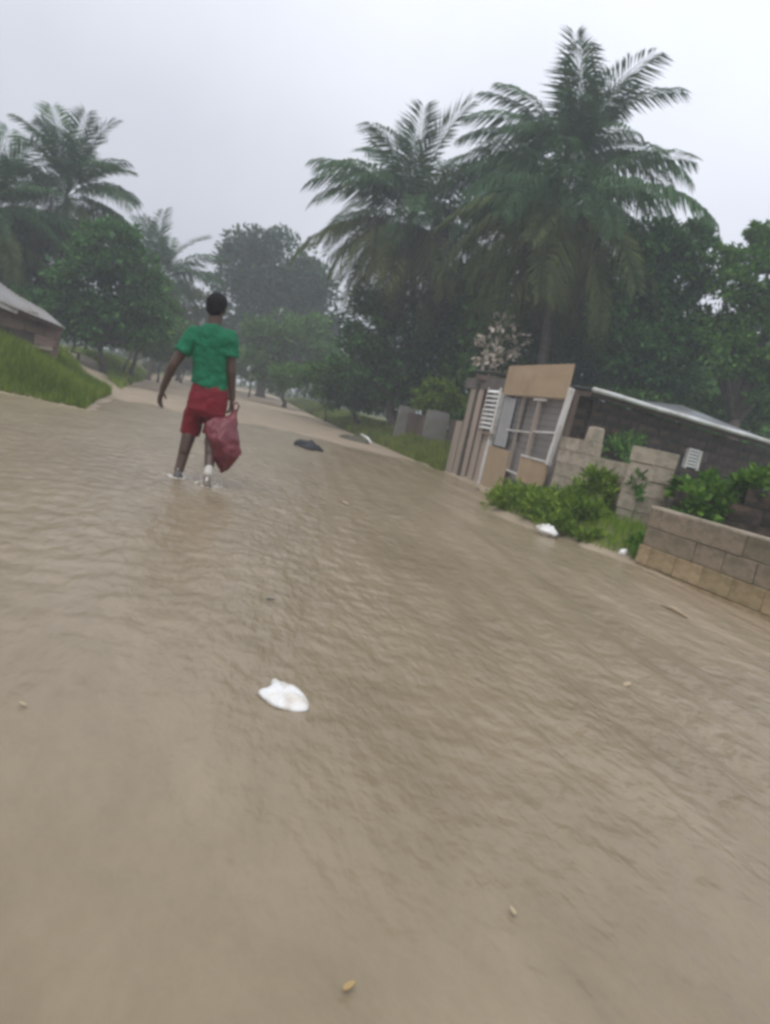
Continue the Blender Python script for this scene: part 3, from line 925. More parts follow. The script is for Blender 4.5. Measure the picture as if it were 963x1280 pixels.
# near wall by the road (right frame edge)
w = thing('block_wall', 'low wall of muddy concrete blocks nearest the viewer at the right edge', 'wall', (4.5, 7.7, 0))
n0, n1 = (4.50, 7.72), (4.95, 4.4)
block_wall(w, n0, n1, -.17, 4, lambda u, c: 'block_ochre' if c < 2 else 'block_brown', .16)
mortar_core(w, [(.02, -.2), (3.34, -.2), (3.34, .615), (.02, .615)], n0, n1, .13, 'mortar')
cp = MB()
dd = (Vector((*n1, 0)) - Vector((*n0, 0)))
cp.box(Vector((*n0, .642)) + dd / 2 - w.location, (dd.length, .15, .022), math.atan2(dd.y, dd.x), jit=.004)
cp.build('coping', M['block'], w)
# the lowest two courses stand a little proud of the ones above
for o in list(w.children):
    if o.name.startswith('concrete_block') and o.location.z < .22:
        o.location.x -= .03

# dark wall behind it
w = thing('block_wall', 'dark damp block wall standing behind the near muddy wall', 'wall', (5.6, 8.3, 0))
q0, q1 = (5.35, 8.85), (6.9, 7.3)
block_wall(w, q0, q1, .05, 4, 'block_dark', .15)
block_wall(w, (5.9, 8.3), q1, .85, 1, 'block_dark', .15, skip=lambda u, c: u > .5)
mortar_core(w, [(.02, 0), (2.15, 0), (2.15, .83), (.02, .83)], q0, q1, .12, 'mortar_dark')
w = thing('block_pier', 'short stack of pale blocks behind the near wall at the frame edge', 'pillar', (5.42, 6.55, 0))
block_wall(w, (5.25, 6.7), (5.65, 6.3), 0, 4, 'block', .2, .57, .2)

# pillar
pw = thing('block_pillar', 'free standing pillar of pale concrete blocks at the end of the weeds', 'pillar', (5.14, 9.2, 0))
for c in range(6):
    o = link('concrete_block', BLK['block'][c % 3], pw)
    o.location = (random.uniform(-.012, .012) + .0, random.uniform(-.01, .01), .07 + .2 * c + .1)
    o.scale = (.40, .40, .19)
    o.rotation_euler = (0, 0, .32 + random.uniform(-.03, .03))
MB().box((0, 0, .6), (.34, .34, 1.2), .32).build('mortar', M['mortar'], pw)

# pier and low wall between the gate and the pillar
w = thing('block_wall', 'stepped pale block wall from the gate down to the weeds', 'wall', (5.07, 10.8, 0))
s0, s1 = (5.03, 11.72), (5.16, 9.55)
block_wall(w, s0, s1, .03, 6, 'block', .16, top=lambda u: 1.26 if u < .95 else 1.10)
mortar_core(w, [(.02, -.1), (2.14, -.1), (2.14, .99), (.92, .99), (.92, 1.19), (.02, 1.19)], s0, s1, .13, 'mortar')

# ------------------------------------------------------------------ gate (plane along the road)
G0, G1 = Vector((4.89, 14.7, 0)), Vector((5.0, 12.0, 0))
GD = (G1 - G0).normalized()
GN = Vector((GD.y, -GD.x, 0))          # towards the road
if GN.x > 0: GN = -GN
gate = thing('scrap_gate', 'patched yard gate with white posts, grey mesh and tan plywood boards', 'gate', G0)
def gp(u, z, off=0.0):
    return GD * u + Vector((0, 0, z)) + GN * off
def gbox(name, u0, u1, z0, z1, th, off, material, parent=None, bevel=.004, skew=(0, 0, 0, 0)):
    """board in the gate's plane; skew shifts the z of the corners (u0z0, u1z0, u1z1, u0z1)"""
    c = [(u0, z0 + skew[0]), (u1, z0 + skew[1]), (u1, z1 + skew[2]), (u0, z1 + skew[3])]
    rings = [[gp(u, z, off + s * th / 2) for u, z in c] for s in (-1, 1)]
    return MB().loft(rings).build(name, material, parent or gate, bevel=bevel)
gb = 0.0
gbox('top_board', .02, 2.78, 1.80, 2.36, .022, .05, M['ply'], skew=(0, .01, 0, -.01))
MB().bar(gp(-.24, -.15), gp(-.17, 1.86), .09, .09).build('post', M['white_paint'], gate, bevel=.005)
MB().bar(gp(2.68, .74, .04), gp(2.87, 1.98, .04), .10, .07).build('post', M['white_paint'], gate, bevel=.005)
MB().bar(gp(2.80, -.1, -.06), gp(2.86, 1.9, -.06), .10, .08).build('back_post', M['plank_brown'], gate, bevel=.005)
MB().bar(gp(1.74, -.05, .01), gp(1.71, 1.82, .01), .07, .05).build('centre_post', M['plank'], gate, bevel=.004)
MB().bar(gp(1.05, .45, .012), gp(1.0, 1.80, .012), .045, .04).build('centre_post', M['plank'], gate, bevel=.003)
gbox('lower_board', -.12, .98, -.06, .81, .022, .03, M['ply_pale'], skew=(0, -.03, -.01, .01))
gbox('lower_board', 1.56, 2.68, .36, .77, .022, .034, M['ply'], skew=(0, -.04, 0, 0))
gbox('lower_board', 1.05, 1.55, -.05, .3, .02, .012, M['ply_pale'], skew=(0, 0, -.06, .04))
gbox('skirt_board', 1.6, 2.66, -.05, .345, .018, .0, M['plank_brown'])
gbox('backing_sheet', .3, 2.80, .30, 1.86, .008, -.09, M['mesh'])
gbox('grey_panel', .02, .62, .84, 1.80, .015, .0, M['grey_board'], skew=(0, 0, -.06, 0))
gbox('net_panel', .63, .98, 1.0, 1.76, .006, -.045, M['grey_board'])
for z in (1.20, 1.245):
    if z == 1.20: MB().bar(gp(.55, 1.17, .02), gp(1.7, 1.2, .02), .025, .02).build('rail', M['white_paint'], gate)
    else: MB().bar(gp(1.72, 1.22, .02), gp(2.74, 1.27, .02), .03, .02).build('rail', M['white_paint'], gate)
MB().bar(gp(1.5, 1.765, .03), gp(2.0, 1.765, .03), .03, .03).build('rail', M['white_paint'], gate)
MB().bar(gp(1.56, .79, .05), gp(2.72, .785, .05), .03, .02).build('rail', M['white_paint'], gate)
MB().bar(gp(1.0, .47, .03), gp(1.6, .45, .03), .025, .02).build('rail', M['white_paint'], gate)
u = .6
bar_me = MB().tube([(0, 0, 0), (0, 0, 1)], .006, 6).mesh('mesh_bar', M['bar'])
while u < 2.72:
    z0 = .80 if u > 1.56 else (.30 if u > 1.0 else .82)
    o = link('mesh_bar', bar_me, gate, gp(u, z0, -.02))
    o.scale = (1, 1, 1.79 - z0)
    u += .075
for z in np.arange(.9, 1.79, .11):
    MB().bar(gp(.58, z, -.032), gp(2.72, z, -.032), .006, .006).build('mesh_wire', M['bar'], gate)
# white louvre shutter
sh = thing('louvre_shutter', 'white slatted louvre shutter fixed left of the gate', 'shutter', G0 + GD * -.4)
for k in range(9):
    z = 1.14 + k * .088
    c = GD * .02 + Vector((0, 0, z))
    R3 = Matrix.Rotation(math.atan2(GD.y, GD.x), 3, 'Z') @ Matrix.Rotation(math.radians(35), 3, 'X')
    mb = MB()
    mb.box(c + GN * .09, (.62, .085, .012), M=R3)
    mb.build('slat', M['louvre'], sh)
for u in (-.31, .35):
    MB().bar(GD * u + Vector((0, 0, 1.05)) + GN * .09, GD * u + Vector((0, 0, 1.92)) + GN * .09, .03, .05).build('stile', M['white_paint'] if u > 0 else M['plank'], sh)
MB().box(GD * .02 + Vector((0, 0, 1.03)) + GN * .03, (.7, .12, .03), math.atan2(GD.y, GD.x)).build('sill', M['plank'], sh)

# plank fence left of the gate
pf = thing('plank_fence', 'fence of pale upright planks with brown gaps left of the gate', 'fence', (4.85, 16.2, 0))
PD = (Vector((4.79, 17.3, 0)) - Vector((4.87, 15.2, 0))).normalized()
for u, wd, z1, mk, off in ((-.98, .34, 1.84, 'plank', 0), (-.62, .34, 1.5, 'plank', .02), (-.34, .16, 1.9, 'plank_brown', -.05), (-.07, .36, 1.88, 'plank', .01), (.17, .16, 1.9, 'plank_brown', -.05),
                          (.42, .36, 1.88, 'plank', .0), (.80, .40, 1.16, 'plank', .03), (1.08, .12, 1.1, 'plank_brown', -.04)):
    c = PD * u + Vector((-off, 0, (z1 - .1) / 2))
    MB().box(c, (wd - .012, .03, z1 + .1), math.atan2(PD.y, PD.x), jit=.008).build('plank', M[mk], pf)
MB().box(PD * -.2 + Vector((.03, 0, 2.0)), (2.5, .12, .22), math.atan2(PD.y, PD.x)).build('top_beam', M['beam'], pf, bevel=.006)

# two grey slabs further along
def slab(label, x0, x1, y, z1, rz):
    cx = (x0 + x1) / 2
    o = thing('concrete_slab', label, 'slab', (cx, y, float(height(cx, y))), rz, 'grey slabs in the verge')
    w_ = x1 - x0
    prof = [(-w_ / 2, -.2), (w_ / 2, -.2), (w_ / 2, z1 - .05), (w_ / 2 - .025, z1 - .01), (w_ * .2, z1 + .015), (-w_ * .3, z1 - .01), (-w_ / 2 + .03, z1), (-w_ / 2, z1 - .04)]
    MB().loft([[Vector((a, s * .04, z)) for a, z in prof] for s in (-1, 1)]).build('slab_panel', M['slab'], o, bevel=.012)
    return o
slab('narrower grey slab standing in verge grass, the farther of the two', 5.00, 5.53, 25.0, 1.02, .1)
o = slab('wider grey slab standing in verge grass beside the plank fence', 5.44, 6.14, 23.0, 1.05, .08)
MB().bar((-.36, .06, .35), (-.30, 1.9, .35), 1.0, .05).build('dark_gap_fill', M['plank_brown'], o)  # added dark fill for the dark gap between the two slabs
MB().bar((.40, -.1, .4), (-.72, -5.4, .4), 1.0, .05).build('dark_gap_fill', M['plank_brown'], o)  # added dark fill for the dark gap towards the plank fence

# ------------------------------------------------------------------ dark block hut with zinc roof
H0, H1 = Vector((5.98, 13.5, 0)), Vector((11.7, 16.05, 0))
HD = (H1 - H0).normalized()
HN = Vector((-HD.y, HD.x, 0))
hang = math.atan2(HD.y, HD.x)
hut = thing('block_hut', 'low dark block hut under a zinc roof with white gutter', 'hut', H0)
Lh = (H1 - H0).length
def hole(u, c): return 3.05 < u < 3.75 and 6 <= c <= 7
a = H0 + HD * .12
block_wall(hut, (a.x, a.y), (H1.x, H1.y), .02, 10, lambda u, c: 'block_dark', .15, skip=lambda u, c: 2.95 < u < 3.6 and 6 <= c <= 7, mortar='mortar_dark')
mortar_core(hut, [(.02, 0), (2.9, 0), (2.9, 2.0), (.02, 2.0)], (a.x, a.y), (H1.x, H1.y), .12, 'mortar_dark')
mortar_core(hut, [(3.62, 0), (Lh - .15, 0), (Lh - .15, 2.0), (3.62, 2.0)], (a.x, a.y), (H1.x, H1.y), .12, 'mortar_dark')
mortar_core(hut, [(2.9, 0), (3.62, 0), (3.62, 1.21), (2.9, 1.21)], (a.x, a.y), (H1.x, H1.y), .12, 'mortar_dark')
bk = a + HN * 3.0
e1 = H1 + HN * 3.0
block_wall(hut, (a.x, a.y), (bk.x, bk.y), .02, 10, 'block_dark', .15, bl=.8)
MB().box((bk + e1) / 2 - H0 + Vector((0, 0, 1.0)), (Lh, .14, 2.0), hang).build('back_wall', M['mortar_dark'], hut)
MB().box((H1 + e1) / 2 - H0 + Vector((0, 0, 1.0)), (.14, 2.9, 2.0), hang).build('end_wall', M['mortar_dark'], hut)
# white vent
vt = MB()
for k in range(6):
    pc = HD * (3.28 + .12) + Vector((0, 0, 1.27 + k * .066)) - HN * .07
    R3 = Matrix.Rotation(hang, 3, 'Z') @ Matrix.Rotation(math.radians(32), 3, 'X')
    MB().box(pc, (.36, .06, .02), M=R3).build('vent_slat', M['louvre'], hut)
MB().box(HD * 3.4 + Vector((0, 0, 1.40)) + HN * .05, (.64, .02, .40), hang).build('vent_back', M['dark'], hut)
for u in (3.195, 3.605):
    MB().box(HD * u + Vector((0, 0, 1.41)) - HN * .06, (.05, .09, .40), hang).build('vent_frame', M['white_paint'], hut)
# roof: corrugated sheets rising away from the gutter and towards the right
def zinc_sheet(u0, u1, v0, v1, zf, name='roof_sheet'):
    nu = int((u1 - u0) / .038)
    us = np.linspace(u0, u1, nu)
    vs = np.linspace(v0, v1, 5)
    V = []
    for v in vs:
        for i, u in enumerate(us):
            p = HD * u + HN * v
            V.append((p.x, p.y, zf(u, v) + .012 * math.sin(u * 2 * math.pi / .15)))
    Q = [(j * nu + i, j * nu + i + 1, (j + 1) * nu + i + 1, (j + 1) * nu + i) for j in range(4) for i in range(nu - 1)]
    o = link(name, fast_mesh(name, np.array(V), quads=np.array(Q), mat=M['zinc'], smooth=True), hut)
    s = o.modifiers.new('thickness', 'SOLIDIFY')
    s.thickness = .004
    return o
rz_ = lambda u, v: 2.17 + .03 * v + max(u - 2.0, 0) * .036 * max(v, 0)
k = 0
while k * .78 < Lh + .2:
    zinc_sheet(-.12 + k * .78, -.12 + k * .78 + .83, -.22, 3.1, lambda u, v, kk=k: rz_(u, v) + .004 * (kk % 2))
    k += 1
gpts = [HD * u - HN * .25 + Vector((0, 0, 2.16 + .004 * math.sin(u * 3))) for u in np.linspace(-.15, Lh + .3, 16)]
MB().tube(gpts, .048, 10).build('gutter', M['gutter'], hut, True)
MB().bar(HD * -.1 - HN * .16 + Vector((0, 0, 2.10)), HD * (Lh + .2) - HN * .16 + Vector((0, 0, 2.10)), .10, .04).build('fascia', M['plank_brown'], hut)
MB().bar(HD * -.06 - HN * .15 + Vector((0, 0, 2.08)), HD * -.06 + HN * 3.0 + Vector((0, 0, 2.12)), .1, .05).build('rafter', M['plank_brown'], hut)

# pale stone propped on the pier
st = MB()
st.box((0, 0, 0), (.22, .16, .24), .3, jit=.03)
o = st.build('loose_block', M['block'], None, bevel=.02)
o.location = (5.28, 11.3, 1.345)
tag(o, 'loose pale lump of concrete on top of the stepped wall', 'rubble')

# ------------------------------------------------------------------ low shed on the left bank
fl, fr, br_, bl_ = (Vector(at(*q)) for q in ((-70, 345, 15.9), (80, 409, 16.7), (58, 391, 18.4), (-70, 305, 17.9)))
sb = Vector((-4.6, 17.1, 0))
sb.z = float(height(sb.x, sb.y))
shed = thing('low_shed', 'low shed with a sloping grey sheet roof and brown walls beyond the grass bank', 'shed', sb)
def rp(u, v, dz=0.0):
    """point on the roof: u along the eave from left to right, v from the eave to the back edge"""
    return fl.lerp(fr, u).lerp(bl_.lerp(br_, u), v) + Vector((0, 0, dz)) - sb
for k in range(4):
    u0, u1 = k / 4, (k + 1) / 4 + .015
    nu = 22
    V = []
    for v in np.linspace(-.06, 1.04, 4):
        for u in np.linspace(u0, min(u1, 1.0), nu):
            V.append(rp(u, v, .012 * math.sin(u * 2 * math.pi * 24) + .005 * (k % 2) + .03 * math.sin(u * 7) * v))
    Q = [(r_ * nu + c, r_ * nu + c + 1, (r_ + 1) * nu + c + 1, (r_ + 1) * nu + c) for r_ in range(3) for c in range(nu - 1)]
    o = link('roof_sheet', fast_mesh('roof_sheet', np.array(V), quads=np.array(Q), mat=M['old_zinc'], smooth=True), shed)
    md = o.modifiers.new('thickness', 'SOLIDIFY')
    md.thickness = .012
MB().bar(rp(0, -.02, -.07), rp(.60, -.02, -.06), .10, .03).build('fascia_board', M['white_paint'], shed)
MB().bar(rp(.61, -.02, -.06), rp(1.0, -.02, -.05), .07, .03).build('fascia_board', M['plank_brown'], shed)
wa, wb_ = fl.lerp(fr, .02).lerp(bl_, .10), fl.lerp(fr, .96).lerp(br_, .12)
wl_ = (Vector((wb_.x, wb_.y, 0)) - Vector((wa.x, wa.y, 0))).length
block_wall(shed, (wa.x, wa.y), (wb_.x, wb_.y), .42, 7, lambda u, c: 'block_rust', .15, top=lambda u: wa.z + (wb_.z - wa.z) * u / wl_ - .08, skip=lambda u, c: wl_ - 1.0 < u < wl_ - .55 and c == 2)
mortar_core(shed, [(.02, .3), (wl_ - .02, .3), (wl_ - .02, wb_.z - .10), (.02, wa.z - .10)], (wa.x, wa.y), (wb_.x, wb_.y), .10, 'mortar_dark')
wc = fr.lerp(br_, .9)
block_wall(shed, (wb_.x, wb_.y + .1), (wc.x - .1, wc.y), .42, 6, lambda u, c: 'block_rust', .15, top=lambda u: wb_.z + (wc.z - wb_.z) * u / 1.4 - .08)
we = bl_.lerp(fl, .1)
MB().box((Vector((wc.x + we.x, wc.y + we.y, 0)) / 2 + Vector((0, 0, .9)) - sb), (abs(wc.x - we.x), .12, 1.0), math.atan2(wc.y - we.y, wc.x - we.x)).build('back_wall', M['mortar_dark'], shed)
MB().bar(Vector((wa.x, wa.y - .14, .62)) - sb, Vector((wb_.x, wb_.y - .14, .80)) - sb, .06, .10).build('ledge', M['block'], shed)

# ------------------------------------------------------------------ walking person
def remeshed(name, mb, material, parent, voxel, smooth_n=4, fold=0.0, fold_size=.1, top=False):
    o = mb.build(name, material, parent, True)
    r_ = o.modifiers.new('remesh', 'REMESH')
    r_.mode, r_.voxel_size, r_.use_smooth_shade = 'VOXEL', voxel, True
    s_ = o.modifiers.new('smooth', 'SMOOTH')
    s_.iterations, s_.factor = smooth_n, .5
    if fold:
        t_ = bpy.data.textures.new(name + '_folds', 'CLOUDS')
        t_.noise_scale = fold_size
        d_ = o.modifiers.new('folds', 'DISPLACE')
        d_.texture, d_.strength, d_.mid_level = t_, fold, .5
    return o
PX, PY = -.255, 7.6
pz = float(height(PX, PY))
person = thing('person', 'person in green t-shirt and red shorts wading away with a maroon bag', 'person', (PX, PY, pz))
def W(x, y, z): return Vector((x - PX, y - PY, z - pz))
def ell(c, rx, ry, n=20, tilt=0.0, sq=1.0):
    out = []
    for k in range(n):
        a = 2 * math.pi * k / n
        ca, sa = math.cos(a), math.sin(a)
        x = rx * math.copysign(abs(ca) ** sq, ca)
        out.append(Vector((c[0] + x, c[1] + ry * math.copysign(abs(sa) ** sq, sa), c[2] + tilt * x)))
    return out
B = MB()
# trunk
B.loft([ell(W(-.245, 7.6, .74), .10, .09), ell(W(-.245, 7.6, .80), .150, .105), ell(W(-.25, 7.6, .88), .155, .105), ell(W(-.265, 7.595, .98), .135, .09), ell(W(-.29, 7.595, 1.12), .150, .10),
        ell(W(-.31, 7.595, 1.26), .165, .105), ell(W(-.315, 7.595, 1.345), .165, .09, tilt=.12), ell(W(-.317, 7.595, 1.40), .11, .075, tilt=.1), ell(W(-.318, 7.6, 1.435), .058, .06)])
B.capsule(W(-.318, 7.6, 1.41), W(-.322, 7.615, 1.53),   .066, .062)
# head with jaw, nose, lips and ears, turned a little to the right
hr = Matrix.Rotation(-.35, 3, 'Z')
hc = W(-.325, 7.625, 1.588)
B.ball(hc + Vector((0, 0, .012)), (.084, .100, .104), 18, 12, hr)
B.ball(hc + hr @ Vector((0, .03, -.05)), (.062, .066, .074), 14, 10, hr)
B.ball(hc + hr @ Vector((0, .104, -.012)), (.017, .020, .022), 8, 6, hr)
B.ball(hc + hr @ Vector((0, .086, -.052)), (.026, .014, .012), 8, 6, hr)
B.ball(hc + hr @ Vector((0, .080, .028)), (.055, .018, .012), 8, 6, hr)
for s in (-1, 1): B.ball(hc + hr @ Vector((s * .086, -.005, -.005)), (.010, .020, .032), 8, 6, hr)
# arms
SL, SR = W(-.465, 7.595, 1.325), W(-.165, 7.595, 1.365)
EL_, WL_ = W(-.605, 7.57, 1.00), W(-.662, 7.63, .765)
ER_, WR_ = W(-.090, 7.565, 1.06), W(-.035, 7.60, .81)
for a_, b_, r0, r1 in ((SL, EL_, .060, .045), (EL_, WL_, .046, .030), (SR, ER_, .060, .045), (ER_, WR_, .046, .030)):
    B.capsule(a_, b_, r0, r1)
B.capsule(EL_.lerp(WL_, .12), EL_.lerp(WL_, .45), .043, .037)
B.capsule(ER_.lerp(WR_, .12), ER_.lerp(WR_, .45), .043, .037)
def hand(wrist, direc, across, curl, length=.165):
    """palm, four unequal bent fingers and a thumb; across points to the thumb side"""
    d, ac = direc.normalized(), across.normalized()
    nn = d.cross(ac).normalized()            # palm faces along nn * curl side
    palm_e = wrist + d * .085
    for k in range(4):
        B.capsule(wrist + ac * (.014 - .010 * k) , palm_e + ac * (.030 - .020 * k), .016, .0125, 8)
    for k, fl in enumerate((.070, .080, .074, .058)):
        p = palm_e + ac * (.032 - .0215 * k)
        dd_ = (d + ac * (.10 - .07 * k)).normalized()
        for seg, (sl, rr_) in enumerate(((.44, .0100), (.32, .0092), (.26, .0082))):
            ang_ = curl * (.45 + .55 * seg)
            v = (dd_ * math.cos(ang_) + nn * math.sin(ang_)).normalized()
            q = p + v * fl * sl * 1.12
            B.capsule(p, q, rr_, rr_ * .92, 8)
            p = q
    p = wrist + d * .025 + ac * .028
    q = p + (d * .6 + ac * .75 + nn * .25).normalized() * .042
    B.capsule(p, q, .0125, .0105, 8)
    B.capsule(q, q + (d * .85 + ac * .25 + nn * .45).normalized() * .032, .0105, .009, 8)
hand(WL_, Vector((-.10, .05, -1)), Vector((.35, .9, 0)), .55)
hand(WR_, Vector((.12, .03, -1)), Vector((-.35, .9, 0)), -1.25)
# legs
HL, HR = W(-.330, 7.60, .80), W(-.165, 7.60, .80)
KL, AL = W(-.355, 7.69, .45), W(-.385, 7.585, .06)
KR, AR = W(-.150, 7.62, .45), W(-.118, 7.385, .145)
for h_, k_, a_ in ((HL, KL, AL), (HR, KR, AR)):
    B.capsule(h_, k_, .092, .066)
    B.capsule(k_, a_, .064, .043)
    c0, c1 = k_.lerp(a_, .15), k_.lerp(a_, .50)
    back = Vector((0, -.020, 0))
    B.capsule(c0 + back, c1 + back, .066, .053)
# feet
tl = W(-.40, 7.77, -.06)
B.capsule(AL + Vector((0, -.03, -.075)), tl, .036, .028)
B.capsule(AL, AL + Vector((0, -.02, -.07)), .036, .036)
tr_ = W(-.105, 7.50, -.055)
B.capsule(AR + Vector((0, -.035, -.02)), tr_, .034, .028)
body = remeshed('body', B, M['skin'], person, .0062, 3)
# hair cap
h_ = MB()
h_.ball(hc + hr @ Vector((0, -.014, .036)), (.096, .106, .102), 18, 12, hr)
h_.ball(hc + hr @ Vector((0, -.050, -.010)), (.080, .058, .072), 14, 10, hr)
remeshed('hair', h_, M['hair'], person, .007, 3, .010, .02)
# t-shirt: trunk and two sleeves, ending at hem and cuffs
S = MB()
S.loft([ell(W(-.258, 7.6, .862), .168, .122, 24, -.20), ell(W(-.262, 7.598, .93), .166, .120, 24, -.12), ell(W(-.278, 7.597, 1.04), .162, .116, 24), ell(W(-.297, 7.597, 1.16), .172, .122, 24),
        ell(W(-.312, 7.597, 1.27), .186, .124, 24, .08), ell(W(-.316, 7.597, 1.35), .190, .108, 24, .13), ell(W(-.318, 7.597, 1.40), .128, .092, 24, .12), ell(W(-.319, 7.597, 1.432), .074, .074, 24, .05)])
for a_, b_ in ((SL, EL_), (SR, ER_)):
    d_ = (b_ - a_)
    st_ = a_ - d_.normalized() * .035
    S.tube([st_, a_ + d_ * .15, a_ + d_ * .40, a_ + d_ * .62], [.062, .080, .080, .082], 16)
    S.ball(a_ + Vector((0, 0, -.012)), (.078, .078, .076), 16, 10)
remeshed('t_shirt', S, M['shirt'], person, .0065, 4, .034, .075)
# shorts
S = MB()
S.loft([ell(W(-.245, 7.6, .905), .150, .112, 24, -.12), ell(W(-.245, 7.6, .86), .168, .124, 24), ell(W(-.245, 7.6, .76), .182, .136, 24), ell(W(-.245, 7.6, .66), .178, .132, 24, 0, .85), ell(W(-.245, 7.61, .60), .165, .115, 24, 0, .85)])
for h_, k_, e_, r_ in ((HL, KL, 1.1, .094), (HR, KR, .98, .094)):
    d_ = k_ - h_
    S.tube([h_ + d_ * .1, h_ + d_ * .45, h_ + d_ * .8, h_ + d_ * e_], [.085, r_ * 1.02, r_ * 1.0, r_ * 1.0], 18)
remeshed('shorts', S, M['shorts'], person, .007, 4, .024, .07)
# shoes
S = MB()
S.capsule(AL + Vector((0, -.045, -.085)), tl + Vector((0, .03, 0)), .045, .040)
S.capsule(AL + Vector((0, -.02, -.03)), AL + Vector((0, -.02, -.07)), .046, .046)
remeshed('shoe', S, M['shoe_grey'], person, .007, 3)
S = MB()
S.capsule(AR + Vector((0, -.05, -.025)), tr_ + Vector((0, .02, 0)), .042, .040)
S.capsule(AR + Vector((0, -.012, .01)), AR + Vector((0, -.02, -.03)), .044, .044)
remeshed('shoe', S, M['shoe'], person, .007, 3)['label'] = 'pale shoe with the heel lifted'
S = MB()
so0, so1 = AR + Vector((0, -.085, -.055)), tr_ + Vector((0, .03, -.045))
S.bar(so0, so1, .085, .022)
S.build('shoe_sole', M['white_paint'], person, bevel=.01)

# maroon plastic bag: gathered at the hand, swelling, pointed at the bottom
hp = Vector((.012, 7.555, .690))
bag = thing('plastic_bag', 'maroon plastic bag hanging from the right hand of the walking person', 'bag', (hp.x, hp.y, hp.z))
rings = []
rb = random.Random(5)
for zz, cx, cy, rx, ry in ((.045, 0.0, 0, .030, .022), (-.01, .0, 0, .022, .02), (-.05, -.018, -.02, .050, .03), (-.10, -.055, -.05, .105, .05), (-.15, -.078, -.075, .150, .07), (-.20, -.070, -.09, .165, .085), (-.27, -.045, -.10, .165, .092),
                       (-.33, -.025, -.10, .150, .09), (-.40, -.022, -.09, .110, .075), (-.47, -.020, -.08, .070, .055), (-.53, -.016, -.075, .034, .03), (-.56, -.014, -.07, .012, .012)):
    ring = []
    for k in range(28):
        a_ = 2 * math.pi * k / 28
        f_ = 1 + .07 * math.sin(a_ * 5 + zz * 9) + .05 * math.sin(a_ * 9 - zz * 17)
        ring.append(Vector((cx + rx * f_ * math.cos(a_), cy + ry * f_ * math.sin(a_), zz - .25 * rx * math.cos(a_))))
    rings.append(ring)
b_ = MB().loft(rings).build('bag_body', M['bag'], bag, True)
t_ = bpy.data.textures.new('bag_creases', 'CLOUDS')
t_.noise_scale = .08
sd = b_.modifiers.new('subdivide', 'SUBSURF')
sd.levels = sd.render_levels = 2
ds = b_.modifiers.new('creases', 'DISPLACE')
ds.texture, ds.strength = t_, .045
MB().tube([(-.018, 0, .03), (-.026, 0, .075), (0, 0, .105), (.026, 0, .075), (.018, 0, .03)], [.008] * 5, 8).build('handle', M['bag'], bag, True)

# splash round the wading feet
rng = np.random.default_rng(610)
sp = MB()
for k in range(46):
    a_ = rng.uniform(0, 6.28)
    base = Vector((-.385, 7.58, 0)) if k % 3 == 0 else Vector((-.12, 7.43, 0))
    rr_ = abs(rng.normal(.05, .05))
    p = base + Vector((math.cos(a_) * rr_ * 1.3, math.sin(a_) * rr_, abs(rng.normal(.0, .045)) + .002))
    s_ = rng.uniform(.003, .009)
    sp.ball(p, (s_, s_, s_ * 1.2), 6, 4)
for k in range(26):
    a_ = 6.283 * k / 26
    base = Vector((-.385, 7.60, .004)) if k % 2 else Vector((-.11, 7.45, .004))
    p = base + Vector((math.cos(a_) * rng.uniform(.06, .12), math.sin(a_) * rng.uniform(.08, .16), 0))
    sp.ball(p, (rng.uniform(.012, .03), rng.uniform(.012, .03), .006), 8, 4)
tag(sp.build('water_splash', M['foam'], None, True), 'pale splash of water around the feet of the wading person', None, None, 'stuff')

# ------------------------------------------------------------------ litter and debris on the water
def crumple(name, label, cat, p, size, material, seed, rz=0.0, outline=None, group=None, noise=.2, sub=3):
    r_ = np.random.default_rng(seed)
    bm = bmesh.new()
    bmesh.ops.create_icosphere(bm, subdivisions=sub, radius=1)
    dirs = unit(r_.normal(0, 1, (14, 3)))
    amp = r_.uniform(-1, 1, 14)
    for v in bm.verts:
        d = np.array(v.co)
        k = 1 + noise * float((amp * np.maximum(dirs @ d, 0) ** 5).sum()) + noise * .3 * math.sin(d[0] * 7 + d[1] * 9 + seed)
        if outline: k *= outline(math.atan2(d[1], d[0]), d)
        v.co = Vector((d[0] * size[0] * k, d[1] * size[1] * k, d[2] * size[2] * (1 + noise * math.sin(d[0] * 6 + seed) * math.cos(d[1] * 5))))
    me = bpy.data.meshes.new(name)
    bm.to_mesh(me)
    bm.free()
    me.materials.append(material)
    me.polygons.foreach_set('use_smooth', np.ones(len(me.polygons), bool))
    o = link(name, me)
    o.location = p
    o.rotation_euler = (0, 0, rz)
    return tag(o, label, cat, group)
def onw(px, py, dz=0.0):
    q = on_ground(px, py)
    return (q[0], q[1], dz)
out = [(265, 225), (330, 245), (400, 258), (450, 280), (505, 330), (565, 385), (578, 430), (570, 475), (480, 470), (400, 462), (340, 455), (290, 430), (235, 390), (185, 355), (160, 322), (215, 300), (262, 292), (278, 270)]
out = [on_ground(300 + X / 6.88, 820 + Y / 6.88) for X, Y in out]
oc = sum(out) / len(out)
rr_ = np.random.default_rng(701)
rings = []
for z, k in ((-.012, 1.0), (.004, 1.1), (.012, 1.06), (.021, .84), (.026, .45), (.026, .12)):
    rings.append([Vector(((p - oc)[0] * k, (p - oc)[1] * k, z * (1 + .25 * math.sin(i * 1.9 + z * 60)) + rr_.normal(0, .0038))) for i, p in enumerate(out)])
wb = MB().loft(rings).build('plastic_litter', M['white_plastic'], None, True)
wb.location = (oc[0], oc[1], 0)
sd = wb.modifiers.new('subdivide', 'SUBSURF')
sd.levels = sd.render_levels = 2
tag(wb, 'white crumpled plastic bag floating nearest the viewer in open water', 'litter', 'white litter')
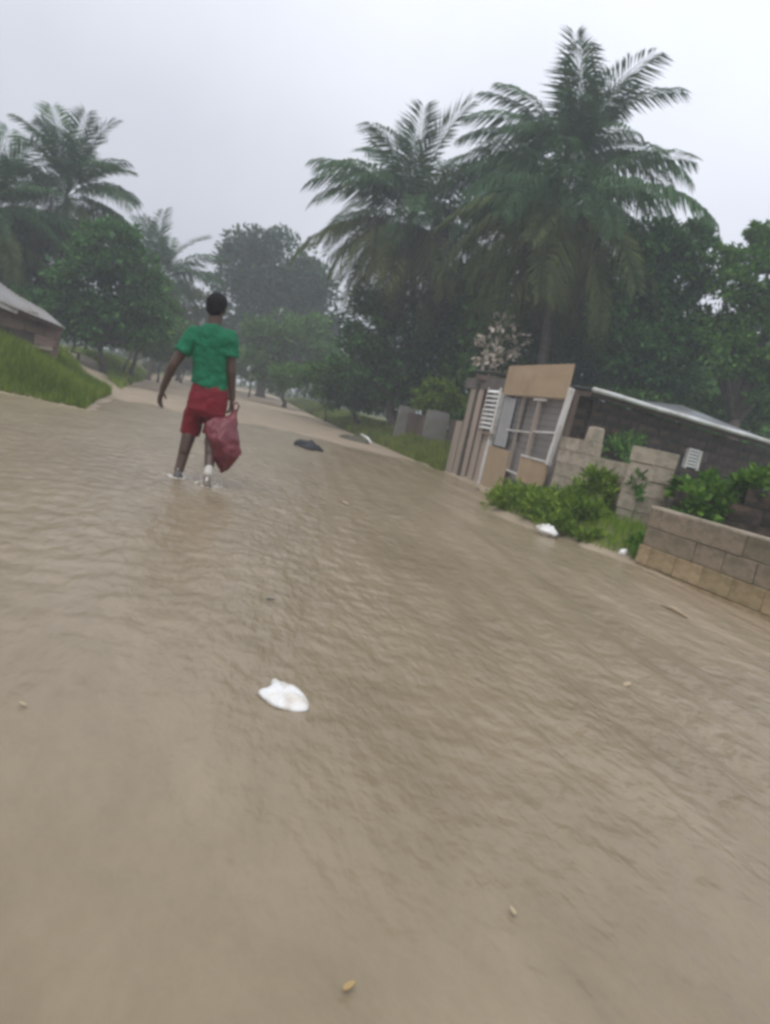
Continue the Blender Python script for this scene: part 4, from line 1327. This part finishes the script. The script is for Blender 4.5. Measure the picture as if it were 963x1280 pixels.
crumple('plastic_litter', 'white plastic scrap stuck at the water edge below the weeds', 'litter', onw(682, 670, .06), (.05, .13, .07), M['white_plastic'], 702, .9, None, 'white litter', .5)
crumple('plastic_litter', 'small round white plastic scrap at the foot of the block pillar', 'litter', onw(778, 699, .06), (.055, .05, .055), M['white_plastic'], 703, 0, None, 'white litter')
crumple('debris_clump', 'black rag lying in the water right of the walking person', 'debris', onw(385, 560, .03), (.26, .40, .10), M['black_rubber'], 704, .4, noise=.5)
crumple('debris_clump', 'olive brown rag at the edge of the right verge grass', 'debris', onw(444, 553, .05), (.40, .50, .12), M['rag'], 705, .2, noise=.5)
a0, a1 = at(452, 543, 24.6), at(466, 556, 23.2)
tag(MB().tube([a0, (a0 + a1) / 2 + np.array([0, 0, .05]), a1], [.035, .04, .03], 6).build('stick', M['louvre'], None, True), 'white stick leaning over the olive rag by the verge', 'stick')
q0, q1 = on_ground(827, 757), on_ground(860, 773)
tag(MB().tube([q0 + np.array([0, 0, .004]), (q0 + q1) / 2 + np.array([0, .01, .02]), q1 + np.array([0, 0, .004])], [.008, .016, .010], 7).build('stick', M['stick'], None, True), 'pale stick drifting in front of the near block wall', 'stick')
for (px, py, s_, mk, lb) in ((783, 858, .03, 'stick', 'tan leaf scrap drifting in the current ridges at the right'),
                             (434, 1240, .013, 'yellow_leaf', 'yellow leaf floating at the bottom of the view'),
                             (640, 1145, .011, 'stick', 'pale speck of leaf floating right of the yellow leaf'),
                             (337, 752, .02, 'black_rubber', 'small dark leaf scrap floating behind the near white bag'),
                             (28, 885, .012, 'stick', 'pale speck of leaf floating at the left frame edge'),
                             (318, 562, .05, 'stick', 'pale leaf scrap floating left of the black rag'),
                             (432, 630, .05, 'stick', 'flat pale scrap floating in the middle of the road')):
    rng = np.random.default_rng(int(px))
    ang_ = rng.uniform(0, 3)
    lf = MB()
    pts = [(math.cos(t_) * s_ * (1 if math.cos(t_) < .5 else 1.25), math.sin(t_) * s_ * .5) for t_ in np.linspace(0, 6.283, 11)[:-1]]
    lf.loft([[Vector((x, y, .004 + h0 + .12 * abs(y) + .1 * x)) for x, y in pts] for h0 in (0, .003)])
    o = lf.build('floating_leaf', M[mk], None)
    o.location = onw(px, py, .006)
    o.rotation_euler = (0, 0, ang_)
    tag(o, lb, 'leaf', 'floating leaf scraps')
for px, py, s_ in ((738, 672, .06), (726, 670, .045), (596, 612, .05)):
    crumple('shore_stone', {738: 'larger muddy stone at the water edge right of the weeds', 726: 'smaller muddy stone at the water edge touching its larger neighbour', 596: 'muddy stone at the foot of the left gate post'}[px],
            'stone', onw(px, py, .02), (s_ * 1.3, s_, s_ * .8), M['stone'], 800 + px, .3, None, 'stones at the water edge', .2, 2)

# ------------------------------------------------------------------ rain haze
hb = MB().box((10, 70, 6.6), (400, 290, 16.0))
hz = hb.build('haze', None)
hm = bpy.data.materials.new('rain_haze')
hm.use_nodes = True
hm.node_tree.nodes.remove(hm.node_tree.nodes['Principled BSDF'])
pv = hm.node_tree.nodes.new('ShaderNodeVolumePrincipled')
pv.inputs['Color'].default_value = (.86, .90, .96, 1)
pv.inputs['Density'].default_value = HAZE
pv.inputs['Anisotropy'].default_value = .2
hm.node_tree.links.new(pv.outputs[0], hm.node_tree.nodes['Material Output'].inputs['Volume'])
hz.data.materials.append(hm)
tag(hz, 'thin grey rain haze filling the air', None, None, 'stuff')
